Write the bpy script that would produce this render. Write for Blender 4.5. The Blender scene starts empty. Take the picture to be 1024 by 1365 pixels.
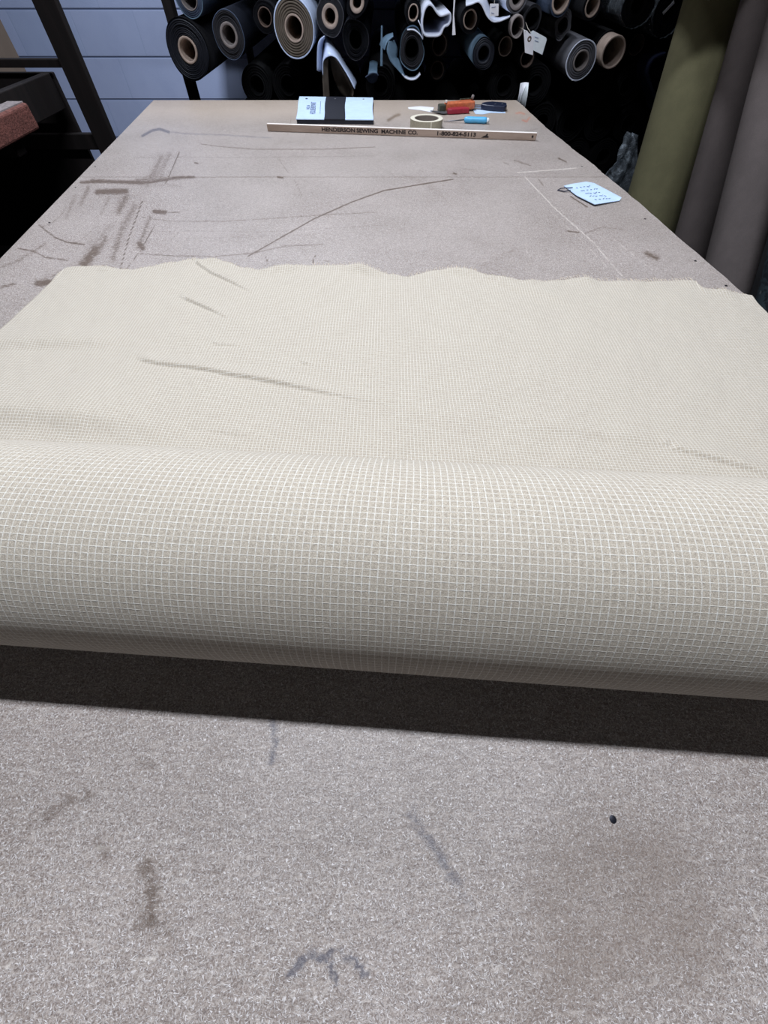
import bpy, bmesh, math, random
import numpy as np
from mathutils import Vector, Matrix, noise as mnoise

random.seed(7)
rng = np.random.default_rng(7)
scene = bpy.context.scene
COL = scene.collection

# ------------------------------------------------------------------ camera
F, CX, CY = 525.0, 512.0, 682.5
PITCH = math.radians(55.5)
TZ = 0.90                       # height of the table top
CAM = Vector((0.0, 0.0, TZ + 0.372))
sp, cp = math.sin(PITCH), math.cos(PITCH)


def ray(px, py):
    v = CY - py
    return (px - CX, F * cp + v * sp, -F * sp + v * cp)


def W(px, py, z=None, y=None):
    d = ray(px, py)
    t = (z - CAM.z) / d[2] if z is not None else y / d[1]
    return Vector((CAM.x + d[0] * t, CAM.y + d[1] * t, CAM.z + d[2] * t))


def SC(px, py, y):
    """metres per (horizontal) pixel at depth y"""
    return y / ray(px, py)[1]


cam_data = bpy.data.cameras.new('camera')
cam_data.sensor_fit = 'VERTICAL'
cam_data.sensor_height = 36.0
cam_data.lens = F / 1365.0 * 36.0
cam_data.clip_start = 0.01
cam = bpy.data.objects.new('camera', cam_data)
cam.location = CAM
cam.rotation_euler = (math.radians(90) - PITCH, 0, 0)
COL.objects.link(cam)
scene.camera = cam


# ------------------------------------------------------------------ helpers
def link(o, parent=None):
    COL.objects.link(o)
    if parent is not None:
        o.parent = parent
        o.matrix_parent_inverse = Matrix.Translation(parent.location).inverted() if parent.type == 'EMPTY' else Matrix.Identity(4)
    return o


def tag(o, label=None, cat=None, group=None, kind=None):
    if label: o['label'] = label
    if cat: o['category'] = cat
    if group: o['group'] = group
    if kind: o['kind'] = kind
    return o


def empty(name, loc, label, cat, group=None):
    o = bpy.data.objects.new(name, None)
    o.location = loc
    o.empty_display_size = 0.05
    COL.objects.link(o)
    return tag(o, label, cat, group)


def mesh_obj(name, verts, faces, mat, parent=None, smooth=False, uvs=None, mats=None, midx=None):
    me = bpy.data.meshes.new(name)
    me.from_pydata([tuple(v) for v in verts], [], [tuple(f) for f in faces])
    me.materials.append(mat)
    for m in (mats or []):
        me.materials.append(m)
    if midx is not None:
        me.polygons.foreach_set('material_index', midx)
    if smooth:
        me.polygons.foreach_set('use_smooth', [True] * len(me.polygons))
    if uvs is not None:
        uvl = me.uv_layers.new(name='UVMap')
        li = np.empty(len(me.loops), dtype=np.int32)
        me.loops.foreach_get('vertex_index', li)
        uvl.data.foreach_set('uv', np.asarray(uvs, dtype=np.float32)[li].ravel())
    me.update()
    o = bpy.data.objects.new(name, me)
    return link(o, parent)


class MB:
    """collects shapes into one mesh"""
    def __init__(self):
        self.v, self.f, self.m = [], [], []

    def add(self, verts, faces, mi=0):
        n = len(self.v)
        self.v += [Vector(p) for p in verts]
        self.f += [tuple(i + n for i in f) for f in faces]
        self.m += [mi] * len(faces)

    def box(self, c, s, rz=0.0, mi=0, M=None):
        sx, sy, sz = s[0] / 2, s[1] / 2, s[2] / 2
        R = M if M is not None else Matrix.Rotation(rz, 3, 'Z')
        pts = [Vector(c) + R @ Vector((x, y, z)) for z in (-sz, sz) for x, y in ((-sx, -sy), (sx, -sy), (sx, sy), (-sx, sy))]
        self.add(pts, [(3, 2, 1, 0), (4, 5, 6, 7), (0, 1, 5, 4), (1, 2, 6, 5), (2, 3, 7, 6), (3, 0, 4, 7)], mi)

    def tube(self, pts, r, n=8, mi=0, cap=True):
        pts = [Vector(p) for p in pts]
        rs = r if isinstance(r, (list, tuple)) else [r] * len(pts)
        vs, fs = [], []
        up = None
        for i, p in enumerate(pts):
            d = (pts[min(i + 1, len(pts) - 1)] - pts[max(i - 1, 0)]).normalized()
            a = d.orthogonal().normalized() if up is None else (up - d * up.dot(d)).normalized()
            up = a
            b = d.cross(a)
            for k in range(n):
                t = 2 * math.pi * k / n
                vs.append(p + (a * math.cos(t) + b * math.sin(t)) * rs[i])
        for i in range(len(pts) - 1):
            for k in range(n):
                k2 = (k + 1) % n
                fs.append((i * n + k, i * n + k2, (i + 1) * n + k2, (i + 1) * n + k))
        if cap:
            fs.append(tuple(reversed(range(n))))
            fs.append(tuple((len(pts) - 1) * n + k for k in range(n)))
        self.add(vs, fs, mi)

    def prism(self, poly, z0, z1, mi=0):
        """poly: xy list counter-clockwise, extruded in z"""
        n = len(poly)
        vs = [Vector((p[0], p[1], z0)) for p in poly] + [Vector((p[0], p[1], z1)) for p in poly]
        fs = [tuple(reversed(range(n))), tuple(range(n, 2 * n))]
        fs += [(i, (i + 1) % n, n + (i + 1) % n, n + i) for i in range(n)]
        self.add(vs, fs, mi)

    def build(self, name, mat, parent=None, smooth=False, mats=None, bevel=0.0, seg=2):
        o = mesh_obj(name, self.v, self.f, mat, parent, smooth, mats=mats, midx=self.m if mats else None)
        if bevel > 0:
            b = o.modifiers.new('bevel', 'BEVEL')
            b.width = bevel
            b.segments = seg
            b.limit_method = 'ANGLE'
        return o


# ------------------------------------------------------------------ materials
def s2l(c):
    return tuple(((x / 255.0) / 12.92 if x / 255.0 <= 0.04045 else ((x / 255.0 + 0.055) / 1.055) ** 2.4) for x in c) + (1.0,)


class NT:
    def __init__(self, name, rough=0.7, spec=0.5):
        self.mat = bpy.data.materials.new(name)
        self.mat.use_nodes = True
        self.t = self.mat.node_tree
        self.n = self.t.nodes
        self.b = self.n['Principled BSDF']
        self.b.inputs['Roughness'].default_value = rough
        self.b.inputs['Specular IOR Level'].default_value = spec

    def node(self, ty, **kw):
        x = self.n.new(ty)
        for k, v in kw.items():
            if hasattr(x, k) and k not in ('inputs',):
                setattr(x, k, v)
        return x

    def ln(self, a, b):
        self.t.links.new(a, b)

    def val(self, sock, v):
        if hasattr(v, 'node'):
            self.ln(v, sock)
        else:
            sock.default_value = v

    def math(self, op, a, b=0.0, c=None, clamp=False):
        x = self.node('ShaderNodeMath', operation=op)
        x.use_clamp = clamp
        self.val(x.inputs[0], a)
        self.val(x.inputs[1], b)
        if c is not None: self.val(x.inputs[2], c)
        return x.outputs[0]

    def noise(self, vec, scale, detail=2.0, rough=0.5, dist=0.0, dim='3D'):
        x = self.node('ShaderNodeTexNoise', noise_dimensions=dim)
        if vec is not None: self.ln(vec, x.inputs['Vector'])
        x.inputs['Scale'].default_value = scale
        x.inputs['Detail'].default_value = detail
        x.inputs['Roughness'].default_value = rough
        x.inputs['Distortion'].default_value = dist
        return x.outputs['Fac']

    def ramp(self, fac, a, b, ca=0.0, cb=1.0):
        x = self.node('ShaderNodeMapRange', interpolation_type='SMOOTHSTEP')
        self.ln(fac, x.inputs['Value'])
        x.inputs['From Min'].default_value = a
        x.inputs['From Max'].default_value = b
        x.inputs['To Min'].default_value = ca
        x.inputs['To Max'].default_value = cb
        return x.outputs['Result']

    def mix(self, fac, a, b, blend='MIX'):
        x = self.node('ShaderNodeMix', data_type='RGBA', blend_type=blend)
        self.val(x.inputs[0], fac)
        self.val(x.inputs[6], a)
        self.val(x.inputs[7], b)
        return x.outputs[2]

    def mapping(self, vec, scale=(1, 1, 1), rot=(0, 0, 0), loc=(0, 0, 0)):
        x = self.node('ShaderNodeMapping')
        self.ln(vec, x.inputs['Vector'])
        x.inputs['Scale'].default_value = scale
        x.inputs['Rotation'].default_value = rot
        x.inputs['Location'].default_value = loc
        return x.outputs[0]

    def obj(self):
        return self.node('ShaderNodeTexCoord').outputs['Object']

    def uv(self):
        return self.node('ShaderNodeTexCoord').outputs['UV']

    def attr(self, name):
        return self.node('ShaderNodeAttribute', attribute_name=name)

    def bump(self, h, dist, strength=1.0):
        x = self.node('ShaderNodeBump')
        self.ln(h, x.inputs['Height'])
        x.inputs['Distance'].default_value = dist
        x.inputs['Strength'].default_value = strength
        self.ln(x.outputs[0], self.b.inputs['Normal'])

    def color(self, c):
        self.val(self.b.inputs['Base Color'], c)


def simple(name, rgb, rough=0.6, var=0.10, scale=60.0, spec=0.4, metal=0.0, bump=0.0, bscale=300.0):
    m = NT(name, rough, spec)
    c = s2l(rgb)
    o = m.obj()
    nz = m.noise(o, scale, 4, 0.6)
    dark = tuple(x * (1 - var * 1.6) for x in c[:3]) + (1,)
    lite = tuple(min(1, x * (1 + var)) for x in c[:3]) + (1,)
    m.color(m.mix(m.ramp(nz, 0.3, 0.7), dark, lite))
    m.b.inputs['Metallic'].default_value = metal
    if bump > 0:
        m.bump(m.noise(o, bscale, 3, 0.6), bump)
    return m.mat


def cloth_mat(name, rgb, rough=0.9, var=0.12):
    m = NT(name, rough, 0.25)
    c = s2l(rgb)
    o = m.obj()
    nz = m.noise(o, 25, 4, 0.6)
    fine = m.noise(o, 900, 2, 0.6)
    a = m.mix(m.ramp(nz, 0.3, 0.7), tuple(x * (1 - var * 1.5) for x in c[:3]) + (1,), tuple(x * (1 + var) for x in c[:3]) + (1,))
    m.color(m.mix(m.math('MULTIPLY', m.ramp(fine, 0.35, 0.7), 0.35), a, tuple(x * 0.55 for x in c[:3]) + (1,)))
    m.bump(fine, 0.0006)
    return m.mat


# ---- particle board of the table top
def board_material():
    m = NT('particle_board', 0.55, 0.6)
    o = m.obj()
    warp = m.node('ShaderNodeTexNoise')
    m.ln(o, warp.inputs['Vector'])
    warp.inputs['Scale'].default_value = 210.0
    wv = m.node('ShaderNodeVectorMath', operation='MULTIPLY_ADD')
    m.ln(warp.outputs['Color'], wv.inputs[0])
    wv.inputs[1].default_value = (0.0042, 0.0042, 0.0)
    m.ln(o, wv.inputs[2])
    ow = wv.outputs[0]
    lites, darks = None, None
    for k, (ang, sx, sy) in enumerate(((0.35, 330, 1350), (1.25, 300, 1250), (2.2, 350, 1450), (2.85, 310, 1300))):
        mp = m.mapping(ow, (sx, sy, 1), (0, 0, 0), (k * 3.7, k * 1.9, 0)) if False else m.mapping(m.mapping(ow, (1, 1, 1), (0, 0, ang)), (sx, sy, 0.01), (0, 0, 0), (k * 3.7, k * 1.9, 0))
        nz = m.noise(mp, 1.0, 1.0, 0.5, 0.0)
        l = m.ramp(nz, 0.615, 0.70)
        d = m.ramp(nz, 0.37, 0.30)
        lites = l if lites is None else m.math('MAXIMUM', lites, l)
        darks = d if darks is None else m.math('MAXIMUM', darks, d)
    grain = m.noise(o, 700, 3, 0.65)
    cloudy = m.noise(o, 7.0, 5, 0.6)
    cl2 = m.noise(o, 28.0, 4, 0.6)
    base = m.mix(m.ramp(cloudy, 0.3, 0.7), s2l((152, 140, 132)), s2l((177, 165, 158)))
    base = m.mix(m.math('MULTIPLY', m.ramp(cl2, 0.45, 0.75), 0.30), base, s2l((130, 116, 106)))
    base = m.mix(m.math('MULTIPLY', m.ramp(grain, 0.40, 0.62), 0.80), base, s2l((114, 99, 90)))
    base = m.mix(m.math('MULTIPLY', darks, 0.75), base, s2l((98, 87, 82)))
    base = m.mix(m.math('MULTIPLY', lites, 0.75), base, s2l((232, 226, 224)))
    big = None
    for k, ang in enumerate((0.15, 1.0, 2.1, 2.9)):
        nb = m.noise(m.mapping(m.mapping(ow, (1, 1, 1), (0, 0, ang)), (95, 420, 0.01), (0, 0, 0), (k * 5.1, k * 2.3, 0)), 1.0, 2.0, 0.6)
        nb = m.ramp(nb, 0.60, 0.70)
        big = nb if big is None else m.math('MAXIMUM', big, nb)
    base = m.mix(m.math('MULTIPLY', big, 0.34), base, s2l((226, 216, 208)))
    strk = m.noise(m.mapping(o, (55, 330, 1), (0, 0, 0.03)), 1.0, 4, 0.7)
    base = m.mix(m.math('MULTIPLY', m.ramp(strk, 0.46, 0.66), 0.20), base, s2l((206, 193, 182)))
    base = m.mix(m.math('MULTIPLY', m.ramp(strk, 0.48, 0.32), 0.22), base, s2l((116, 100, 89)))
    st = m.attr('stain')
    sep = m.node('ShaderNodeSeparateColor')
    m.ln(st.outputs['Color'], sep.inputs[0])
    rag = m.noise(m.mapping(o, (110, 190, 1)), 1.0, 6, 0.78)
    ragf = m.ramp(rag, 0.38, 0.60, 0.18, 1.2)
    rg = m.math('MULTIPLY', m.math('SUBTRACT', rag, 0.5), 3.0)
    def torn(sock):
        t = m.math('ADD', m.math('MULTIPLY', sock, 1.1), rg)
        return m.math('MULTIPLY', m.ramp(t, 0.10, 0.85), m.math('MULTIPLY', sock, 1.5, clamp=True))
    base = m.mix(m.math('MULTIPLY', torn(sep.outputs[0]), 0.86), base, s2l((90, 72, 58)))
    base = m.mix(m.math('MULTIPLY', torn(sep.outputs[2]), 0.72), base, s2l((80, 80, 92)))
    base = m.mix(m.math('MULTIPLY', torn(sep.outputs[1]), 0.6), base, s2l((226, 216, 206)))
    wn = m.attr('wear_and_tint')
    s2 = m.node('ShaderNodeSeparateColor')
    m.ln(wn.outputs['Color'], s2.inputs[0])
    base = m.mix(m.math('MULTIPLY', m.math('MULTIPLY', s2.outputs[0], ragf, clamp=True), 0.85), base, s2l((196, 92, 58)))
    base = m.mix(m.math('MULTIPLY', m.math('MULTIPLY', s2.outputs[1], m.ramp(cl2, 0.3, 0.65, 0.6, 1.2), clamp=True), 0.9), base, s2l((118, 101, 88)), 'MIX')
    base = m.mix(m.math('MULTIPLY', s2.outputs[2], 0.40), base, s2l((200, 176, 148)))
    m.color(base)
    m.val(m.b.inputs['Roughness'], m.math('ADD', m.ramp(grain, 0.3, 0.7, 0.36, 0.50), m.math('MULTIPLY', s2.outputs[1], 0.25)))
    m.bump(m.math('ADD', grain, m.math('MULTIPLY', lites, 0.6)), 0.0005, 0.7)
    return m.mat


# ---- checked cloth of the big roll (UV in metres)
def check_material():
    m = NT('checked_cloth', 0.92, 0.2)
    uv = m.uv()
    wob = m.node('ShaderNodeTexNoise')
    m.ln(uv, wob.inputs['Vector'])
    wob.inputs['Scale'].default_value = 5.0
    wob.inputs['Detail'].default_value = 3.0
    wv = m.node('ShaderNodeVectorMath', operation='MULTIPLY_ADD')
    m.ln(wob.outputs['Color'], wv.inputs[0])
    wv.inputs[1].default_value = (0.005, 0.005, 0)
    m.ln(uv, wv.inputs[2])
    wob2 = m.node('ShaderNodeTexNoise')
    m.ln(uv, wob2.inputs['Vector'])
    wob2.inputs['Scale'].default_value = 420.0
    wv2 = m.node('ShaderNodeVectorMath', operation='MULTIPLY_ADD')
    m.ln(wob2.outputs['Color'], wv2.inputs[0])
    wv2.inputs[1].default_value = (0.0007, 0.0007, 0)
    m.ln(wv.outputs[0], wv2.inputs[2])
    sx = m.node('ShaderNodeSeparateXYZ')
    m.ln(wv2.outputs[0], sx.inputs[0])
    masks = []
    for out, g, hw in ((sx.outputs[0], 0.00474, 0.078), (sx.outputs[1], 0.00440, 0.068)):
        fr = m.math('FRACT', m.math('DIVIDE', out, g))
        d = m.math('ABSOLUTE', m.math('SUBTRACT', fr, 0.5))
        masks.append(m.ramp(d, hw + 0.05, hw - 0.06))
    n1 = m.noise(uv, 1400, 2, 0.6)
    n2 = m.noise(uv, 420, 3, 0.6)
    n3 = m.noise(uv, 14, 4, 0.6)
    brk = m.ramp(n2, 0.30, 0.62, 0.18, 1.0)
    lv = m.math('MULTIPLY', masks[0], brk)
    lh = m.math('MULTIPLY', masks[1], brk)
    lines = m.math('MAXIMUM', lv, lh)
    knot = m.math('MULTIPLY', lv, lh)
    base = m.mix(m.ramp(n1, 0.3, 0.7), s2l((158, 147, 132)), s2l((204, 193, 176)))
    base = m.mix(m.math('MULTIPLY', m.ramp(n2, 0.40, 0.70), 0.55), base, s2l((138, 127, 115)))
    base = m.mix(m.math('MULTIPLY', m.ramp(n3, 0.4, 0.7), 0.18), base, s2l((168, 156, 142)))
    c = m.mix(m.math('MULTIPLY', lines, 0.68), base, s2l((234, 231, 222)))
    c = m.mix(m.math('MULTIPLY', knot, 0.5), c, s2l((248, 246, 238)))
    m.color(c)
    m.b.inputs['Sheen Weight'].default_value = 0.15
    h = m.math('ADD', m.math('MULTIPLY', lines, 1.0), m.math('MULTIPLY', n1, 0.8))
    m.bump(h, 0.0006, 0.4)
    return m.mat


def block_wall_material():
    m = NT('painted_block', 0.55, 0.4)
    o = m.obj()
    sx = m.node('ShaderNodeSeparateXYZ')
    m.ln(o, sx.inputs[0])
    cm = m.node('ShaderNodeCombineXYZ')
    m.ln(sx.outputs[0], cm.inputs[0])
    m.ln(sx.outputs[2], cm.inputs[1])
    br = m.node('ShaderNodeTexBrick')
    m.ln(cm.outputs[0], br.inputs['Vector'])
    br.offset = 0.5
    br.inputs['Color1'].default_value = s2l((196, 209, 246))
    br.inputs['Color2'].default_value = s2l((190, 205, 242))
    br.inputs['Mortar'].default_value = s2l((188, 203, 240))
    br.inputs['Scale'].default_value = 1.0
    br.inputs['Mortar Size'].default_value = 0.0055
    br.inputs['Mortar Smooth'].default_value = 0.6
    br.inputs['Brick Width'].default_value = 0.4064
    br.inputs['Row Height'].default_value = 0.2032
    nz = m.noise(o, 8, 5, 0.6)
    fine = m.noise(o, 160, 4, 0.6)
    pits = m.ramp(m.noise(m.mapping(o, (1, 1, 0.5)), 55, 3, 0.7), 0.70, 0.78)
    c = m.mix(m.math('MULTIPLY', m.ramp(nz, 0.4, 0.75), 0.25), br.outputs['Color'], s2l((168, 184, 226)))
    c = m.mix(m.math('MULTIPLY', pits, 0.5), c, s2l((96, 108, 140)))
    m.color(c)
    zf = m.math('ABSOLUTE', m.math('SUBTRACT', m.math('FRACT', m.math('ADD', m.math('DIVIDE', sx.outputs[2], 0.2032), 0.5)), 0.5))
    hj = m.ramp(zf, 0.030, 0.012)
    jc = m.ramp(zf, 0.018, 0.008)
    c = m.mix(m.math('MULTIPLY', jc, 0.75), c, s2l((92, 106, 146)))
    m.color(c)
    h = m.math('SUBTRACT', m.math('MULTIPLY', fine, 0.3), m.math('ADD', m.math('ADD', m.math('MULTIPLY', br.outputs['Fac'], 0.15), m.math('MULTIPLY', hj, 2.2)), pits))
    m.bump(h, 0.004, 0.8)
    return m.mat


def floral_material():
    m = NT('teal_print', 0.85, 0.25)
    o = m.obj()
    v = m.node('ShaderNodeTexVoronoi', feature='SMOOTH_F1')
    m.ln(o, v.inputs['Vector'])
    v.inputs['Scale'].default_value = 22.0
    n1 = m.noise(o, 26, 3, 0.6, 1.5)
    c = m.mix(m.ramp(n1, 0.42, 0.56), s2l((26, 32, 38)), s2l((50, 62, 68)))
    c = m.mix(m.ramp(v.outputs['Distance'], 0.22, 0.10), c, s2l((120, 126, 128)))
    m.color(c)
    return m.mat


def wood_material(name, a, b, rough=0.6, axis=0, scale=1.0):
    m = NT(name, rough, 0.35)
    o = m.obj()
    s = [40 * scale] * 3
    s[axis] = 3.0 * scale
    nz = m.noise(m.mapping(o, tuple(s)), 1.0, 5, 0.65, 0.6)
    c = m.mix(m.ramp(nz, 0.3, 0.7), s2l(a), s2l(b))
    m.color(c)
    m.bump(nz, 0.001, 0.4)
    return m.mat


def plastic_material():
    m = NT('clear_plastic', 0.18, 0.5)
    m.b.inputs['Base Color'].default_value = s2l((200, 212, 224))
    m.b.inputs['Alpha'].default_value = 0.35
    o = m.obj()
    nz = m.noise(o, 22, 4, 0.7, 0.8)
    m.val(m.b.inputs['Alpha'], m.ramp(nz, 0.45, 0.75, 0.10, 0.55))
    m.bump(nz, 0.012, 0.8)
    return m.mat


M = {}
M['board'] = board_material()
M['check'] = check_material()
M['block'] = block_wall_material()
M['floral'] = floral_material()
M['plastic'] = plastic_material()
M['floor'] = simple('concrete', (58, 56, 56), 0.8, 0.15, 6)
M['ceil'] = simple('dark_ceiling', (60, 60, 62), 0.9, 0.1, 3)
M['edge'] = simple('board_edge', (150, 124, 98), 0.9, 0.25, 400)
M['tablewood'] = wood_material('table_legs', (70, 52, 40), (98, 74, 56), axis=2)
M['rackdark'] = wood_material('dark_rack', (18, 13, 12), (29, 22, 21), 0.7, axis=2)
M['rust'] = simple('reddish_brown', (112, 68, 60), 0.8, 0.22, 90, bump=0.002, bscale=180)
M['greytop'] = simple('pale_grey_top', (140, 130, 130), 0.8, 0.2, 60)
M['carton'] = simple('brown_carton', (120, 105, 92), 0.85, 0.06, 8)
M['black'] = cloth_mat('black_cloth', (18, 19, 25))
M['black2'] = cloth_mat('black_shiny', (28, 31, 40), 0.45)
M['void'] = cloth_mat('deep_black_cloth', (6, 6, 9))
M['slate'] = cloth_mat('slate_cloth', (70, 82, 104), 0.6)
M['grey'] = cloth_mat('grey_cloth', (96, 96, 102))
M['darkgrey'] = cloth_mat('dark_grey_cloth', (50, 50, 55))
M['bluegrey'] = cloth_mat('blue_grey_vinyl', (98, 122, 142), 0.5)
M['vinyl'] = simple('white_vinyl', (190, 204, 232), 0.35, 0.05, 20)
M['vinylback'] = cloth_mat('vinyl_backing', (104, 94, 84))
M['whitecloth'] = cloth_mat('white_cloth', (214, 220, 236), 0.7, 0.05)
M['navy'] = cloth_mat('navy_cloth', (40, 46, 74))
M['tube'] = simple('cardboard_tube', (164, 146, 134), 0.85, 0.12, 50)
M['tubedark'] = simple('dark_cardboard', (92, 76, 68), 0.85, 0.12, 50)
M['tubegrey'] = simple('grey_cardboard', (128, 120, 118), 0.85, 0.12, 50)
M['olive'] = cloth_mat('olive_cloth', (94, 90, 66), 0.9, 0.06)
M['brownA'] = cloth_mat('brown_grey_cloth', (82, 74, 72), 0.9, 0.06)
M['brownB'] = cloth_mat('taupe_cloth', (94, 86, 84), 0.9, 0.06)
M['paper'] = simple('white_paper', (226, 226, 232), 0.7, 0.03, 30)
M['bluepaper'] = simple('pale_blue_paper', (186, 207, 234), 0.7, 0.03, 30)
M['ink'] = simple('dark_ink', (44, 46, 66), 0.7, 0.05, 30)
M['inkmid'] = simple('grey_ink', (98, 112, 150), 0.7, 0.05, 30)
M['bookblack'] = simple('black_book_cloth', (28, 30, 40), 0.5, 0.1, 80)
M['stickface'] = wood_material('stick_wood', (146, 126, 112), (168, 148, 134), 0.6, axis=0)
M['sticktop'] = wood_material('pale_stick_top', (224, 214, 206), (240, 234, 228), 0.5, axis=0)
M['stickink'] = simple('brown_black_print', (40, 32, 32), 0.6, 0.05)
M['tape'] = simple('masking_tape', (222, 214, 196), 0.5, 0.04, 40)
M['tapeside'] = simple('masking_tape_face', (168, 160, 140), 0.55, 0.06, 200)
M['tapecore'] = simple('tape_core', (120, 110, 102), 0.8, 0.06, 60)
M['orange'] = simple('orange_plastic', (196, 108, 72), 0.4, 0.12, 120)
M['olivegrip'] = simple('dark_olive_metal', (74, 76, 64), 0.45, 0.1, 90, metal=0.3)
M['red'] = simple('dark_red_plastic', (150, 40, 58), 0.35, 0.08, 90)
M['steel'] = simple('steel', (176, 180, 190), 0.32, 0.06, 90, metal=0.9)
M['darksteel'] = simple('dark_steel', (118, 118, 122), 0.4, 0.06, 90, metal=0.7)
M['navyplastic'] = simple('navy_plastic', (30, 36, 56), 0.35, 0.1, 60)
M['skyblue'] = simple('sky_blue_plastic', (92, 178, 226), 0.3, 0.04, 60)
M['whitecap'] = simple('white_cap', (226, 232, 236), 0.4, 0.03, 60)
M['string'] = simple('pale_string', (190, 182, 168), 0.9, 0.05)
M['fringe'] = simple('loose_thread', (206, 192, 174), 0.9, 0.1, 500)
M['nail'] = simple('dark_nail', (36, 36, 44), 0.4, 0.1, 60, metal=0.6)

# ------------------------------------------------------------------ setting
def plane_obj(name, pts, mat):
    o = mesh_obj(name, pts, [tuple(range(len(pts)))], mat)
    return tag(o, kind='structure')


WY = 4.10
LX, RX, FY, CZ = -3.2, 1.75, -2.6, 3.6
def slab(name, c, s, mat):
    b = MB(); b.box(c, s)
    return tag(b.build(name, mat), kind='structure')
slab('floor', ((LX + RX) / 2, (FY + WY) / 2, -0.05), (RX - LX + 0.4, WY - FY + 0.4, 0.1), M['floor'])
wall = slab('wall_back', ((LX + RX) / 2, 0.1, 0.0), (RX - LX + 0.4, 0.2, CZ), M['block'])
wall.location = (0, WY, CZ / 2)
# line the courses up with the ones seen behind the table (joint at 0.813 below the camera height)
zj = W(130, 183, y=WY).z
wall.location.z = 0
for v in wall.data.vertices:
    v.co.z += CZ / 2
off = zj % 0.2032
for v in wall.data.vertices:
    v.co.z -= off
wall.location.z = off
slab('wall_left', (LX - 0.1, (FY + WY) / 2, CZ / 2), (0.2, WY - FY, CZ), M['ceil'])
slab('wall_right', (RX + 0.1, (FY + WY) / 2, CZ / 2), (0.2, WY - FY, CZ), M['ceil'])
slab('ceiling', ((LX + RX) / 2, (FY + WY) / 2, CZ + 0.05), (RX - LX + 0.4, WY - FY + 0.4, 0.1), M['ceil'])

# ------------------------------------------------------------------ table
LE0, LE1 = W(0, 345, z=TZ), W(205, 133.5, z=TZ)
RE0, RE1 = W(1022, 415, z=TZ), W(687, 133.5, z=TZ)
def edge_x(a, b, y):
    return a.x + (b.x - a.x) * (y - a.y) / (b.y - a.y)
YB = LE1.y
YS = W(450, 236, z=TZ).y
YF = -0.42
TH = 0.028

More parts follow.
